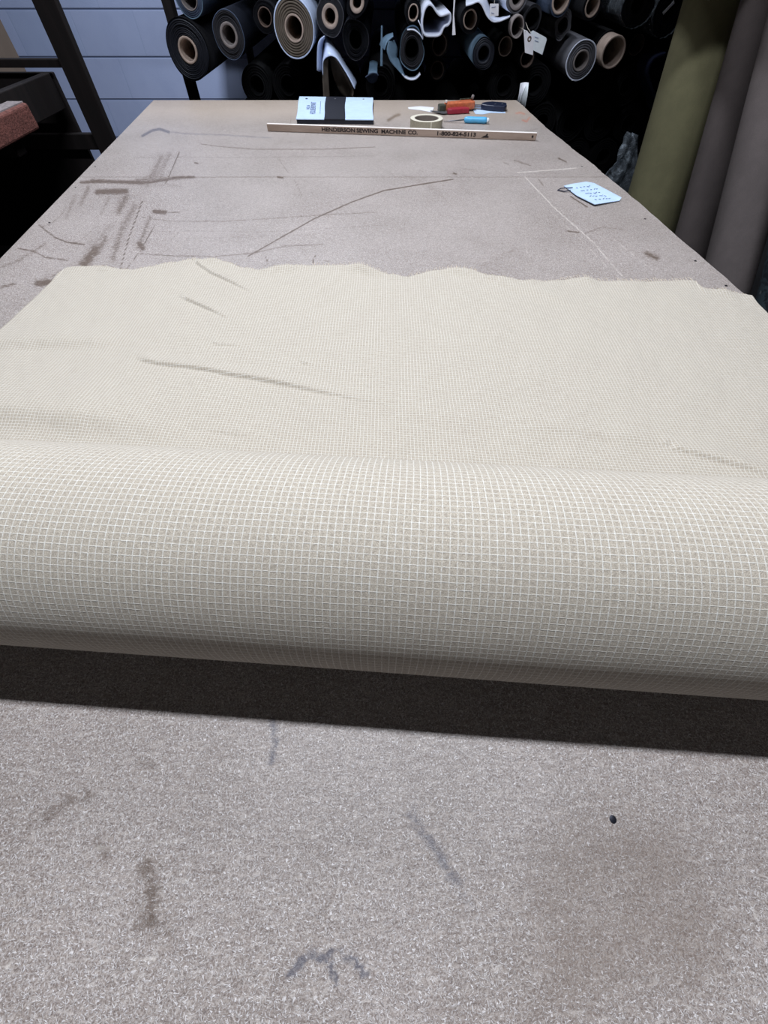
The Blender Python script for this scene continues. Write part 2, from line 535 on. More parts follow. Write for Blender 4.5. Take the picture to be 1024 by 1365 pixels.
# strokes seen on the boards: (pixel polyline, width px, strength, channel)
D, L_, B_, O_, WR = 'D', 'L', 'B', 'O', 'WR'
STROKES = [
 ([(190,181),(203,174),(213,172),(225,176)],5,.9,B_), ([(213,174),(245,178),(300,180),(362,184)],4,.5,B_),
 ([(268,192),(290,195),(340,199),(430,199),(500,196)],1.8,.55,D), ([(180,210),(230,209),(300,210),(500,208)],1.4,.4,D),
 ([(108,243),(150,242),(200,243),(235,237),(258,236)],3.2,.7,D), ([(255,237),(300,236),(380,235)],1.8,.35,D), ([(122,241),(190,244)],4,.7,D),
 ([(215,210),(206,228),(196,246)],8,.45,D), ([(222,214),(212,240)],5,.4,D), ([(182,240),(240,238)],4,.5,D),
 ([(130,256),(168,255)],5.5,.8,D), ([(118,250),(108,272)],6,.45,D), ([(146,262),(135,284)],5,.35,D),
 ([(180,275),(165,300),(150,345)],9,.45,D), ([(172,290),(152,330)],6,.4,D), ([(128,332),(112,352)],12,.65,D),
 ([(150,300),(120,330)],10,.3,D), ([(168,262),(158,282)],9,.5,D), ([(140,318),(128,340)],8,.5,D), ([(226,206),(214,226),(205,238)],7,.4,D), ([(190,246),(240,248)],6,.3,D), ([(100,262),(88,290)],5,.4,D), ([(60,325),(20,350),(2,356)],4,.4,D), ([(110,352),(60,372)],6,.35,D), ([(250,318),(320,316),(420,313)],4,.25,D), ([(200,290),(184,330)],5,.45,D),
 ([(186,325),(190,331)],6,.7,D), ([(206,282),(220,283)],4,.9,D), ([(225,283),(240,283)],2,.6,D),
 ([(239,203),(221,245)],1.6,.9,D), ([(190,268),(172,316),(160,360)],1.6,.9,D), ([(206,300),(190,330),(168,360)],1.6,.7,D),
 ([(52,300),(62,308),(74,317),(90,323),(112,326)],3.0,.85,D), ([(24,331),(45,335),(60,343),(90,347)],3.0,.75,D),
 ([(55,303),(70,297),(82,286),(88,276)],2.0,.5,D), ([(100,325),(118,312),(130,300)],1.6,.4,D),
 ([(50,378),(72,376),(80,370)],7,.7,D), ([(2,383),(20,378)],4,.5,D),
 ([(330,342),(360,325),(420,291),(470,269),(512,254),(560,246),(604,239)],1.7,.95,D),
 ([(190,290),(230,295),(300,295),(380,290),(440,286),(500,283)],2.0,.5,D), ([(190,309),(260,308),(350,309),(430,305),(510,300)],1.5,.38,D),
 ([(185,338),(230,341),(285,342),(340,337),(380,328),(430,326)],2.2,.55,D), ([(220,320),(330,322)],1.4,.3,D), ([(215,334),(245,302)],1.2,.5,D),
 ([(370,210),(384,230)],1.4,.6,D), ([(393,240),(403,262)],1.4,.6,D), ([(383,180),(387,165),(388,152)],1.4,.5,D),
 ([(354,341),(357,350)],1.6,.9,D), ([(420,341),(417,350),(416,356)],1.6,1,D), ([(432,347),(440,349)],1.5,.6,D),
 ([(370,236),(377,237)],2.5,1,D), ([(259,217),(264,218)],2.5,.8,D), ([(330,312),(340,318)],1.5,.5,D),
 ([(745,211),(755,216)],3,.75,D), ([(686,214),(708,221)],3,.6,D), ([(618,225),(632,227)],3,.45,D), ([(605,231),(608,232)],2.5,.9,D),
 ([(540,235),(565,243),(585,257)],8,.28,D), ([(757,308),(772,310)],1.8,.95,D), ([(718,239),(724,247)],3,.6,D), ([(672,217),(678,219)],2.5,.5,D),
 ([(780,311),(802,303),(832,306)],3,.5,D), ([(815,314),(860,345),(912,378)],2,.38,D), ([(761,262),(783,276)],1.8,.9,D), ([(862,338),(876,344)],6,.6,D),
 ([(640,356),(665,345),(688,331)],5,.3,D), ([(868,338),(884,330)],2,.4,D), ([(512,232),(700,231),(760,232)],1.4,.25,D), ([(660,330),(720,352)],1.5,.25,D),
 ([(700,236),(740,278),(790,322),(830,368)],1.6,.8,L_), ([(735,283),(780,325),(832,378)],1.2,.5,L_), ([(818,318),(850,345),(870,360)],1.3,.55,L_), ([(690,230),(745,226),(768,224)],1.6,.7,L_),
 ([(700,325),(712,365)],1.2,.5,L_), ([(205,236),(330,231),(690,229)],1.0,.12,L_), ([(160,205),(250,232)],1.2,.25,L_), ([(380,268),(640,262)],1.2,.25,L_), ([(520,350),(700,347)],1.3,.35,L_), ([(460,255),(600,245)],1.2,.25,L_),
 ([(688,151),(694,150),(699,152)],3,.95,O_), ([(697,160),(702,162),(706,157)],3,.9,O_),
 ([(518,160),(526,155),(532,153)],4,.6,D), ([(700,175),(716,172)],2,.4,D), ([(713,172),(735,170)],1.5,.35,D), ([(208,151),(226,150)],1.6,.3,D),
 # close to the camera
 ([(196,1150),(201,1190),(203,1228)],44,.58,D), ([(178,1236),(215,1228),(232,1250)],30,.45,D), ([(236,1238),(216,1278)],7,.45,D),
 ([(128,1120),(142,1142)],20,.6,D), ([(396,1286),(406,1275),(420,1272),(436,1282),(448,1306)],13,1.0,B_), ([(440,1270),(470,1276),(487,1300)],13,.95,B_), ([(385,1300),(402,1290)],13,.8,B_),
 ([(548,1085),(580,1130),(612,1185)],24,.6,B_), ([(615,1190),(640,1225)],16,.4,B_), ([(364,962),(368,990),(362,1015)],14,.7,B_), ([(570,962),(560,985)],18,.3,B_), ([(228,968),(234,980)],8,.5,D),
 ([(40,1100),(90,1070),(120,1060)],26,.5,D), ([(185,1015),(205,1020)],20,.5,D), ([(20,1345),(80,1350)],30,.3,D), ([(290,1175),(300,1150)],16,.5,D), ([(425,1130),(436,1142)],9,.5,D),
 ([(0,1292),(50,1276),(110,1274),(210,1278)],2.4,.7,L_), ([(120,1132),(200,1124),(240,1122)],2.4,.5,L_), ([(180,1182),(300,1166),(310,1164)],2.2,.5,L_),
 ([(946,1012),(955,1040),(962,1050)],2.6,.6,L_), ([(988,1160),(1000,1200),(1022,1262)],3,.7,L_), ([(900,1345),(1022,1330)],2.5,.5,L_), ([(920,1140),(930,1200)],2,.3,L_),
 # dust and dirt kept in the strip under the roll
 ([(318,900),(350,886)],3,.7,L_), ([(340,905),(360,895)],2,.5,L_), 
]
# darker brown, rougher patch in the board at the near right
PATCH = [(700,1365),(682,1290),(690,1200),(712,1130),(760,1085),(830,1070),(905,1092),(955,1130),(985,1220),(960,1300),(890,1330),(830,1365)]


def seg_d(px, py, a, b):
    ax, ay = a; bx, by = b
    dx, dy = bx - ax, by - ay
    l2 = dx * dx + dy * dy + 1e-9
    t = np.clip(((px - ax) * dx + (py - ay) * dy) / l2, 0, 1)
    return np.hypot(px - ax - t * dx, py - ay - t * dy)


def project(x, y, z):
    rx, ry, rz = x - CAM.x, y - CAM.y, z - CAM.z
    zc = ry * cp - rz * sp
    yc = ry * sp + rz * cp
    zc = np.maximum(zc, 1e-3)
    return CX + F * rx / zc, CY - F * yc / zc


def smooth_noise(n, seed, k):
    r = np.random.default_rng(seed)
    x = np.linspace(0, 1, n)
    out = np.zeros(n)
    for i in range(1, k + 1):
        out += r.normal() * np.sin(2 * np.pi * i * x + r.uniform(0, 6.28)) / i
    return out


def board_mesh(name, y0, y1, parent, step):
    ny = int((y1 - y0) / step); nx = int(1.46 / step)
    ys = np.linspace(y0, y1, ny + 1)
    xs = np.linspace(0, 1, nx + 1)
    Y = np.repeat(ys[:, None], nx + 1, 1)
    xl = LE0.x + (LE1.x - LE0.x) * (Y - LE0.y) / (LE1.y - LE0.y)
    xr = RE0.x + (RE1.x - RE0.x) * (Y - RE0.y) / (RE1.y - RE0.y)
    chip = 0.0022 * smooth_noise(ny + 1, 3, 40)[:, None]
    X = xl + (xr + chip - xl) * xs[None, :]
    Z = np.full_like(X, TZ)
    px, py = project(X, Y, Z)
    st = np.zeros((ny + 1, nx + 1, 4), dtype=np.float32); st[..., 3] = 1
    wr = np.zeros_like(st); wr[..., 3] = 1
    for pl, w, s, ch in STROKES:
        d = np.full(X.shape, 1e9)
        lo_x = min(p[0] for p in pl) - 3 * w; hi_x = max(p[0] for p in pl) + 3 * w
        lo_y = min(p[1] for p in pl) - 3 * w; hi_y = max(p[1] for p in pl) + 3 * w
        msk = (px > lo_x) & (px < hi_x) & (py > lo_y) & (py < hi_y)
        if not msk.any(): continue
        qx, qy = px[msk], py[msk]
        dd = np.full(qx.shape, 1e9)
        for a, b in zip(pl[:-1], pl[1:]):
            dd = np.minimum(dd, seg_d(qx, qy, a, b))
        if ch == D and py.min() < 400 and hi_y < 420 and w > 3: w = w * 1.8; s = min(1.0, s * 1.2)
        val = s * (np.clip(1.35 - dd / (w * 0.5) * 0.85, 0, 1) if w < 2.6 else np.clip(1.12 - dd / (w * 0.62), 0, 1))
        tgt, c = {D: (st, 0), L_: (st, 1), B_: (st, 2), O_: (wr, 0)}[ch]
        cur = tgt[..., c]
        cur[msk] = np.maximum(cur[msk], val)
    # darker, rougher patch
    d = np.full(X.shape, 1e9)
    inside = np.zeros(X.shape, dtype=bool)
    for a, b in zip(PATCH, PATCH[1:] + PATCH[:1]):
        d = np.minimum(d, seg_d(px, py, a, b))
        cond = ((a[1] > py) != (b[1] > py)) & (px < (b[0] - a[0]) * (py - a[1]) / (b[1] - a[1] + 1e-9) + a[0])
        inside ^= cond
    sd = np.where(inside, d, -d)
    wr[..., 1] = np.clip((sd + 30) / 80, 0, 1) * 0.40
    # paler bare strip at the far end of the board
    wr[..., 2] = np.clip((Y - (YB - 0.42)) / 0.25, 0, 1) * 0.75
    n = (ny + 1) * (nx + 1)
    co = np.stack([X, Y, Z], -1).reshape(-1, 3)
    idx = np.arange(n).reshape(ny + 1, nx + 1)
    q = np.stack([idx[:-1, :-1], idx[:-1, 1:], idx[1:, 1:], idx[1:, :-1]], -1).reshape(-1, 4)
    # skirt + bottom
    ring = np.concatenate([idx[0, :], idx[1:, -1], idx[-1, -2::-1], idx[-2:0:-1, 0]])
    low = co[ring].copy(); low[:, 2] -= TH
    m = len(ring)
    lowi = np.arange(n, n + m)
    sk = np.stack([ring, lowi, np.roll(lowi, -1), np.roll(ring, -1)], -1)
    co = np.concatenate([co, low])
    faces = q.tolist() + sk.tolist() + [lowi[::-1].tolist()]
    me = bpy.data.meshes.new(name)
    me.from_pydata(co.tolist(), [], faces)
    me.materials.append(M['board']); me.materials.append(M['edge'])
    mi = [0] * len(q) + [1] * (len(sk) + 1)
    me.polygons.foreach_set('material_index', mi)
    for nm, arr in (('stain', st), ('wear_and_tint', wr)):
        a = me.attributes.new(nm, 'FLOAT_COLOR', 'POINT')
        full = np.zeros((n + m, 4), dtype=np.float32)
        full[:n] = arr.reshape(-1, 4)
        a.data.foreach_set('color', full.ravel())
    o = bpy.data.objects.new(name, me)
    return link(o, parent)


table = empty('cutting_table', (0, 1.0, 0), 'long stained particle board cutting table under the pale checked cloth', 'table')
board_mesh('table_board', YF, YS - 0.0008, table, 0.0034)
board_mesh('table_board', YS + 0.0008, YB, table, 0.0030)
b = MB()
for y in (YF + 0.15, 0.55, 1.25, YB - 0.12):
    xl, xr = edge_x(LE0, LE1, y), edge_x(RE0, RE1, y)
    b.box(((xl + xr) / 2, y, TZ - TH - 0.05), (xr - xl - 0.16, 0.045, 0.10))
for s in (0, 1):
    a0 = Vector((edge_x(LE0, LE1, YF + .1) + .09, YF + .1, TZ - TH - .05)) if s == 0 else Vector((edge_x(RE0, RE1, YF + .1) - .09, YF + .1, TZ - TH - .05))
    a1 = Vector((edge_x(LE0, LE1, YB - .1) + .09, YB - .1, TZ - TH - .05)) if s == 0 else Vector((edge_x(RE0, RE1, YB - .1) - .09, YB - .1, TZ - TH - .05))
    d = a1 - a0
    b.box((a0 + a1) / 2, (0.045, d.length, 0.10), rz=math.atan2(-d.x, d.y))
b.build('table_frame', M['tablewood'], table)
for y in (YF + 0.15, YS, YB - 0.12):
    for s in (0, 1):
        x = edge_x(LE0, LE1, y) + 0.13 if s == 0 else edge_x(RE0, RE1, y) - 0.13
        b = MB(); b.box((x, y, (TZ - TH - 0.10) / 2), (0.085, 0.085, TZ - TH - 0.10))
        b.build('leg', M['tablewood'], table, bevel=0.004)
for (px, py) in ((776, 222), (860, 292), (927, 348), (968, 381), (127, 222), (101, 250), (66, 297), (817, 1092)):
    p = W(px, py, z=TZ)
    b = MB()
    n = 10
    b.add([p + Vector((0.0026 * math.cos(2 * math.pi * k / n), 0.0026 * math.sin(2 * math.pi * k / n), 0.0006)) for k in range(n)] + [p + Vector((0, 0, 0.0012))],
          [(k, (k + 1) % n, n) for k in range(n)])
    b.build('nail_head', M['nail'], table, smooth=True)

# ------------------------------------------------------------------ big checked roll
RR = 0.0833
YC = 0.148
ROT = math.radians(-3.9)
ca, sa = math.cos(ROT), math.sin(ROT)
XL, XR = -0.64, 0.665
AX = Vector((ca, sa, 0)); AY = Vector((-sa, ca, 0))
OC = Vector((0, YC, TZ))
roll = empty('fabric_bolt', (0, YC, TZ), 'big roll of beige cloth with white grid checks partly unrolled over the table', 'fabric roll')
nu, nt = 240, 160
vs, uvs, fs = [], [], []
CLR = 0.0016
for i in range(nu + 1):
    X = XL + (XR - XL) * i / nu
    for k in range(nt + 1):
        th = 2 * math.pi * k / nt
        # slight slackness of the outer layer
        nn = mnoise.noise(Vector((X * 4.0, math.cos(th) * 1.2, math.sin(th) * 1.2 + 5)))
        slack = 0.0016 * nn * (0.5 + 0.5 * math.sin(th))
        r = RR + slack
        p = OC + AX * X + AY * (r * math.cos(th)) + Vector((0, 0, CLR + RR + r * math.sin(th)))
        vs.append(p); uvs.append((X, RR * th))
for i in range(nu):
    for k in range(nt):
        a = i * (nt + 1) + k
        fs.append((a, a + 1, a + nt + 2, a + nt + 1))
# ends: wound layers
core_r = 0.026
for side, X in ((0, XL), (1, XR)):
    base = len(vs)
    NR = 24
    for j in range(NR + 1):
        r = RR + (core_r - RR) * j / NR
        for k in range(nt + 1):
            th = 2 * math.pi * k / nt
            dx = (0.0022 if j % 2 else 0.0) * (1 if side == 0 else -1)
            if j == 0: dx = 0
            vs.append(OC + AX * (X + dx) + AY * (r * math.cos(th)) + Vector((0, 0, CLR + RR + r * math.sin(th))))
            uvs.append((X + r, RR * th))
    for j in range(NR):
        for k in range(nt):
            a = base + j * (nt + 1) + k
            q = (a, a + 1, a + nt + 2, a + nt + 1)
            fs.append(q if side else q[::-1])
mesh_obj('wound_cloth', vs, fs, M['check'], roll, True, uvs=uvs)
b = MB()
n = 48
for x0, x1, ro, ri in ((XL - 0.03, XR + 0.03, core_r - 0.0005, core_r - 0.004),):
    ring = []
    for X, r in ((x0, ro), (x1, ro), (x1, ri), (x0, ri)):
        ring.append([OC + AX * X + AY * (r * math.cos(2 * math.pi * k / n)) + Vector((0, 0, CLR + RR + r * math.sin(2 * math.pi * k / n))) for k in range(n)])
    vv = [p for rg in ring for p in rg]
    ff = []
    for q in range(4):
        q2 = (q + 1) % 4
        for k in range(n):
            k2 = (k + 1) % n
            ff.append((q * n + k, q * n + k2, q2 * n + k2, q2 * n + k))
    b.add(vv, ff)
b.build('cardboard_core', M['tube'], roll, smooth=True)

# the cloth drawn off the roll
FAR = [(22,418),(55,385),(90,361),(130,358),(180,364),(215,357),(255,350),(290,351),(318,358),(345,364),(380,360),(418,356),(450,357),(480,361),(515,369),(545,372),(570,366),(600,363),(630,366),(660,374),(700,380),(735,378),(765,374),(800,377),(850,379),(900,377),(922,379),(934,388),(965,392),(999,398)]
FW_ = [W(x, y, z=TZ) for x, y in FAR]
fx = np.array([p.x for p in FW_]); fy = np.array([p.y for p in FW_])
NX, NY = 720, 340
S = np.linspace(0, 1, NX + 1)
nearx = (XL + (XR - XL) * S) * ca + OC.x
neary = (XL + (XR - XL) * S) * sa + OC.y
left_far = Vector((-0.632, 0.838)); right_far = Vector((0.668, 0.735))
flx = left_far.x + (right_far.x - left_far.x) * S
fly = left_far.y + (right_far.y - left_far.y) * S
order = np.argsort(fx)
jy = np.interp(flx, fx[order], fy[order])
# left corner is cut back
len_line = np.hypot(flx - nearx, fly - neary)
fac = (jy - neary) / (fly - neary)
fac += 0.0022 * smooth_noise(NX + 1, 11, 60)
T = np.linspace(0, 1, NY + 1)
TT = T[:, None] * fac[None, :]
PX = nearx[None, :] + (flx - nearx)[None, :] * TT
PY = neary[None, :] + (fly - neary)[None, :] * TT
U = np.repeat((XL + (XR - XL) * S)[None, :], NY + 1, 0)
V = TT * len_line[None, :]
px, py = project(PX, PY, np.full_like(PX, TZ))
Zs = np.zeros_like(PX)
RIDGES = [  # pixel polyline, reach in px, height, share of the reach on the near side
 ([(183,482),(215,488),(260,493),(330,505),(400,519),(470,533),(530,542)], 5, 0.0052, .42),
 ([(262,353),(285,368),(315,382),(347,397)], 2.6, 0.0050, .42),
 ([(248,402),(278,414),(308,428)], 2.6, 0.0050, .42),
 ([(-60,462),(60,458),(150,457),(215,460)], 12, 0.0060, .7),
 ([(-80,543),(60,553),(150,560),(260,575)], 26, 0.0120, .75),
 ([(290,461),(324,464)], 2.6, 0.0022, .5),
 ([(890,598),(960,616),(1060,645)], 7, 0.0042, .5),
 ([(700,568),(800,580),(910,592)], 10, 0.0026, .8),
 ([(520,545),(620,565),(720,570)], 12, 0.0016, .8),
 ([(660,378),(720,395),(770,410)], 7, 0.0030, .6),
 ([(-60,446),(90,450),(230,472)], 14, 0.0024, .8),
 ([(404,486),(414,490)], 2, 0.0025, .5),
]
for pl, w, h, near in RIDGES:
    best = np.full(PX.shape, 1e9); sgn = np.zeros(PX.shape)
    for a, c in zip(pl[:-1], pl[1:]):
        d = seg_d(px, py, a, c)
        side = np.sign((c[0] - a[0]) * (py - a[1]) - (c[1] - a[1]) * (px - a[0]))
        better = d < best
        best = np.where(better, d, best); sgn = np.where(better, side, sgn)
    ww = np.where(sgn > 0, w * near, w * 1.9)
    plen = math.hypot(pl[-1][0] - pl[0][0], pl[-1][1] - pl[0][1])
    e0 = np.hypot(px - pl[0][0], py - pl[0][1]); e1 = np.hypot(px - pl[-1][0], py - pl[-1][1])
    taper = np.clip(np.minimum(e0 / (plen * .05), e1 / (plen * .45)), 0, 1)
    Zs = np.maximum(Zs, h * taper * np.exp(-(best / ww) ** 2))
# fine undulation
for seed, kx, ky, amp in ((1, 7, 11, 0.0006), (2, 13, 5, 0.0005), (3, 23, 31, 0.00025), (4, 41, 17, 0.0002)):
    r = np.random.default_rng(seed)
    Zs += amp * (1 + np.sin(kx * PX * 6.0 + r.uniform(0, 6) + 1.5 * np.sin(ky * PY + r.uniform(0, 6))) * np.sin(ky * PY * 5.0 + r.uniform(0, 6) + 1.3 * np.sin(kx * PX)))
# lifted edge
lift = np.interp(S, np.linspace(0, 1, 61), np.abs(np.random.default_rng(5).normal(0, 0.0022, 61)))
for c0, wd, h in ((0.335, 0.03, 0.006), (0.455, 0.03, 0.009), (0.60, 0.03, 0.006), (0.22, 0.02, 0.006)):
    lift = np.maximum(lift, h * np.exp(-((S - c0) / wd) ** 2))
dist_edge = (1 - T)[:, None] * (fac * len_line)[None, :]
Zs += lift[None, :] * np.exp(-(dist_edge / 0.016) ** 2)
Zs *= np.clip(T / 0.06, 0, 1)[:, None]
PZ = TZ + 0.0016 + Zs
# right-hand edge laps over the table edge
over = np.maximum(0, PX - (RE0.x + (RE1.x - RE0.x) * (PY - RE0.y) / (RE1.y - RE0.y)) - 0.001)
PZ -= over * 1.2
co = np.stack([PX, PY, PZ], -1).reshape(-1, 3)
idx = np.arange((NX + 1) * (NY + 1)).reshape(NY + 1, NX + 1)
q = np.stack([idx[:-1, :-1], idx[:-1, 1:], idx[1:, 1:], idx[1:, :-1]], -1).reshape(-1, 4)
sheet = mesh_obj('unrolled_cloth', co.tolist(), q.tolist(), M['check'], roll, True, uvs=np.stack([U, V], -1).reshape(-1, 2))
sm = sheet.modifiers.new('thickness', 'SOLIDIFY'); sm.thickness = 0.0009; sm.offset = 1.0
# loose warp threads along the cut edge
b = MB()
ex, ey, ez = PX[-1], PY[-1], PZ[-1]
g = 0.00474
u = XL + 0.01
while u < XR - 0.005:
    s = (u - XL) / (XR - XL) * NX
    i = min(int(s), NX - 1); f_ = s - i
    p = Vector((ex[i] * (1 - f_) + ex[i + 1] * f_, ey[i] * (1 - f_) + ey[i + 1] * f_, ez[i] * (1 - f_) + ez[i + 1] * f_ + 0.0004))
    pxx = project(np.array(p.x), np.array(p.y), np.array(p.z))[0]
    ln_ = random.uniform(0.002, 0.006)
    if 545 < pxx < 640 or 745 < pxx < 930: ln_ += random.uniform(0.004, 0.010)
    if 415 < pxx < 520: ln_ += random.uniform(0.003, 0.009)
    up_ = random.uniform(-0.2, 0.25)
    q1 = p + Vector((random.uniform(-.0012, .0012), ln_ * 0.5, max(TZ + .001 - p.z, ln_ * up_ * .5)))
    q2 = p + Vector((random.uniform(-.003, .003), ln_, max(TZ + .0008 - p.z, ln_ * up_ * .3 - .0004)))
    b.tube([p - Vector((0, 0.002, 0)), q1, q2], [0.0007, 0.0006, 0.00035], n=5)
    u += g * random.choice((0.5, 1, 1, 1, 1.5))
tag(b.build('frayed_thread', M['fringe'], roll, smooth=True), kind='stuff')

# ------------------------------------------------------------------ yardstick
SH, SD = 0.0185, 0.013
a0 = W(357, 175.2, z=TZ); a1 = W(714, 188.0, z=TZ)
ax = (a1 - a0).normalized(); ln_ = (a1 - a0).length
rz = math.atan2(ax.y, ax.x)
a0.z += .0004; a1.z += .0004
st = empty('yardstick', (a0 + a1) / 2, 'long wooden printed measuring stick lying in front of the swatch book', 'measuring stick')
perp = Vector((-ax.y, ax.x, 0))
b = MB()
b.box((a0 + a1) / 2 + perp * (SD / 2) + Vector((0, 0, SH / 2)), (ln_, SD, SH), rz=rz)
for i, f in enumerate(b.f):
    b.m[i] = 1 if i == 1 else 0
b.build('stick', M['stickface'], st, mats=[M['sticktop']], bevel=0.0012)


def text_mesh(name, body, size, origin, xdir, ydir, mat, parent, extrude=0.0003, width=None, spacing=1.0, bold=0.0, shear=0.0, height=None):
    cu = bpy.data.curves.new(name + '_c', 'FONT')
    cu.body = body
    cu.size = size
    cu.space_character = spacing
    cu.offset = bold
    cu.shear = shear
    tmp = bpy.data.objects.new(name + '_t', cu)
    COL.objects.link(tmp)
    bpy.context.view_layer.update()
    dg = bpy.context.evaluated_depsgraph_get()
    me = bpy.data.meshes.new_from_object(tmp.evaluated_get(dg))
    bpy.data.objects.remove(tmp)
    pts = np.array([v.co[:2] for v in me.vertices])
    lo, hi = pts.min(0), pts.max(0)
    sxx = width / (hi[0] - lo[0]) if width else 1.0
    syy = height / (hi[1] - lo[1]) if height else sxx
    xd, yd = xdir.normalized(), ydir.normalized()
    nrm = xd.cross(yd)
    for v in me.vertices:
        x, y = (v.co.x - lo[0]) * sxx, (v.co.y - lo[1]) * syy
        v.co = origin + xd * x + yd * y + nrm * extrude
    me.materials.clear(); me.materials.append(mat)
    me.name = name
    o = bpy.data.objects.new(name, me)
    return link(o, parent)


def on_stick(px):
    # distance along the stick of pixel column px on its front face
    lo, hi = 0.0, ln_
    for _ in range(40):
        mid = (lo + hi) / 2
        p = a0 + ax * mid + Vector((0, 0, SH * 0.5))
        if project(np.array(p.x), np.array(p.y), np.array(p.z))[0] < px: lo = mid
        else: hi = mid
    return lo
ZU = Vector((0, 0, 1))
def stick_text(body, x0, x1, h, z0):
    o0, o1 = on_stick(x0), on_stick(x1)
    text_mesh('lettering', body, 0.02, a0 + ax * o0 + Vector((0, 0, z0)), ax, ZU, M['stickink'], st, 0.0005, width=o1 - o0, height=h, bold=0.0007)
stick_text('HENDERSON', 429, 473.5, 0.0100, 0.0050)
stick_text('SEWING', 475.5, 504, 0.0100, 0.0050)
stick_text('MACHINE', 508.5, 541, 0.0100, 0.0048)
stick_text('CO.', 544, 557, 0.0100, 0.0048)
stick_text('1-800-824-5113', 583, 634.5, 0.0098, 0.0050)
o0, o1 = on_stick(642), on_stick(652)
b = MB()
pr = [(0, 0), (1, .05), (.95, .4), (.8, .35), (.85, .75), (.7, .9), (.55, .5), (.3, .35)]
b.add([a0 + ax * (o0 + (o1 - o0) * x) + Vector((0, 0, 0.003 + 0.012 * y)) - perp * 0.0005 for x, y in pr], [tuple(range(len(pr)))])
b.build('printed_emblem', M['stickink'], st)
b = MB()
pc = a0 + ax * on_stick(710) + Vector((0, 0, 0.010)) - perp * 0.0005
b.add([pc + ax * (0.0032 * math.cos(t)) + Vector((0, 0, 0.0032 * math.sin(t))) for t in [2 * math.pi * k / 12 for k in range(12)]], [tuple(range(12))])
b.build('hanging_hole', M['stickink'], st)

# ------------------------------------------------------------------ swatch book
BH = 0.013
bz = TZ + BH
c_fl, c_fr = W(394.5, 158.5, z=bz), W(497.5, 159.5, z=bz)
c_bl, c_br = W(399.5, 128.5, z=bz), W(497, 130, z=bz)
c_bl.y = min(c_bl.y, YB - 0.004); c_br.y = min(c_br.y, YB - 0.004)
book = empty('swatch_book', Vector((c_fl + c_fr + c_bl + c_br) / 4) - Vector((0, 0, BH)), 'pale blue riveted swatch book with a wide black centre band', 'book')
def bl(u, v, z=0.0):
    p = c_fl.lerp(c_fr, u).lerp(c_bl.lerp(c_br, u), v)
    wav = 0.0016 * math.sin(v * 6.0 + u * 2)
    return p + Vector((wav, 0, z))
def panel(name, u0, u1, z0, z1, mat, inset=0.0, n=14):
    mbx = MB()
    vv, ff = [], []
    for i in range(n + 1):
        v = inset + (1 - 2 * inset) * i / n
        vv += [bl(u0, v, z0), bl(u1, v, z0), bl(u1, v, z1), bl(u0, v, z1)]
    for i in range(n):
        a = i * 4
        for k in range(4):
            ff.append((a + k, a + 4 + k, a + 4 + (k + 1) % 4, a + (k + 1) % 4))
    ff.append((0, 1, 2, 3)); ff.append((n * 4 + 3, n * 4 + 2, n * 4 + 1, n * 4))
    mbx.add(vv, ff)
    return mbx.build(name, mat, book)
panel('swatch_pages', 0.008, 0.995, -BH + 0.0005, -0.0022, M['bookblack'], 0.004)
cov = panel('cover', 0, 0.362, -0.0020, 0.0, M['bluepaper'])
cov['label'] = 'pale blue front cover with title'
panel('spine_band', 0.364, 0.632, -0.0020, 0.0008, M['bookblack'])
panel('cover', 0.634, 1, -0.0020, 0.0, M['bluepaper'])
def rivet(u, v, mat, r=0.0035):
    c = bl(u, v, 0.0012); n = 12
    mbx = MB()
    mbx.add([c + Vector((r * math.cos(2 * math.pi * k / n), r * 1.3 * math.sin(2 * math.pi * k / n), -0.001)) for k in range(n)] + [c + Vector((r * .7 * math.cos(2 * math.pi * k / n), r * .9 * math.sin(2 * math.pi * k / n), 0.0004)) for k in range(n)],
            [(k, (k + 1) % n, n + (k + 1) % n, n + k) for k in range(n)] + [tuple(range(n, 2 * n))])
    mbx.build('rivet', mat, book, smooth=True)
rivet(0.105, 0.88, M['ink'], 0.005); rivet(0.49, 0.90, M['darksteel']); rivet(0.87, 0.90, M['darksteel'], 0.004)
xd, yd = (bl(0.2, 0.9) - bl(0.2, 0.1)), (bl(0.0, 0.5) - bl(0.3, 0.5))
cvw = (c_fr - c_fl).length
text_mesh('lettering', 'NO. 36', 0.02, bl(0.157, 0.40, 0.0006), xd, yd, M['inkmid'], book, 0.0002, width=0.062, height=0.012, bold=0.0003)
text_mesh('lettering', 'HOLBERSMART', 0.02, bl(0.238, 0.20, 0.0006), xd, yd, M['inkmid'], book, 0.0002, width=0.185, height=0.020)
mbx = MB(); mbx.add([bl(0.298, .22, .0008), bl(0.304, .22, .0008), bl(0.304, .76, .0008), bl(0.298, .76, .0008)], [(0, 1, 2, 3)])
mbx.build('printed_line', M['inkmid'], book)

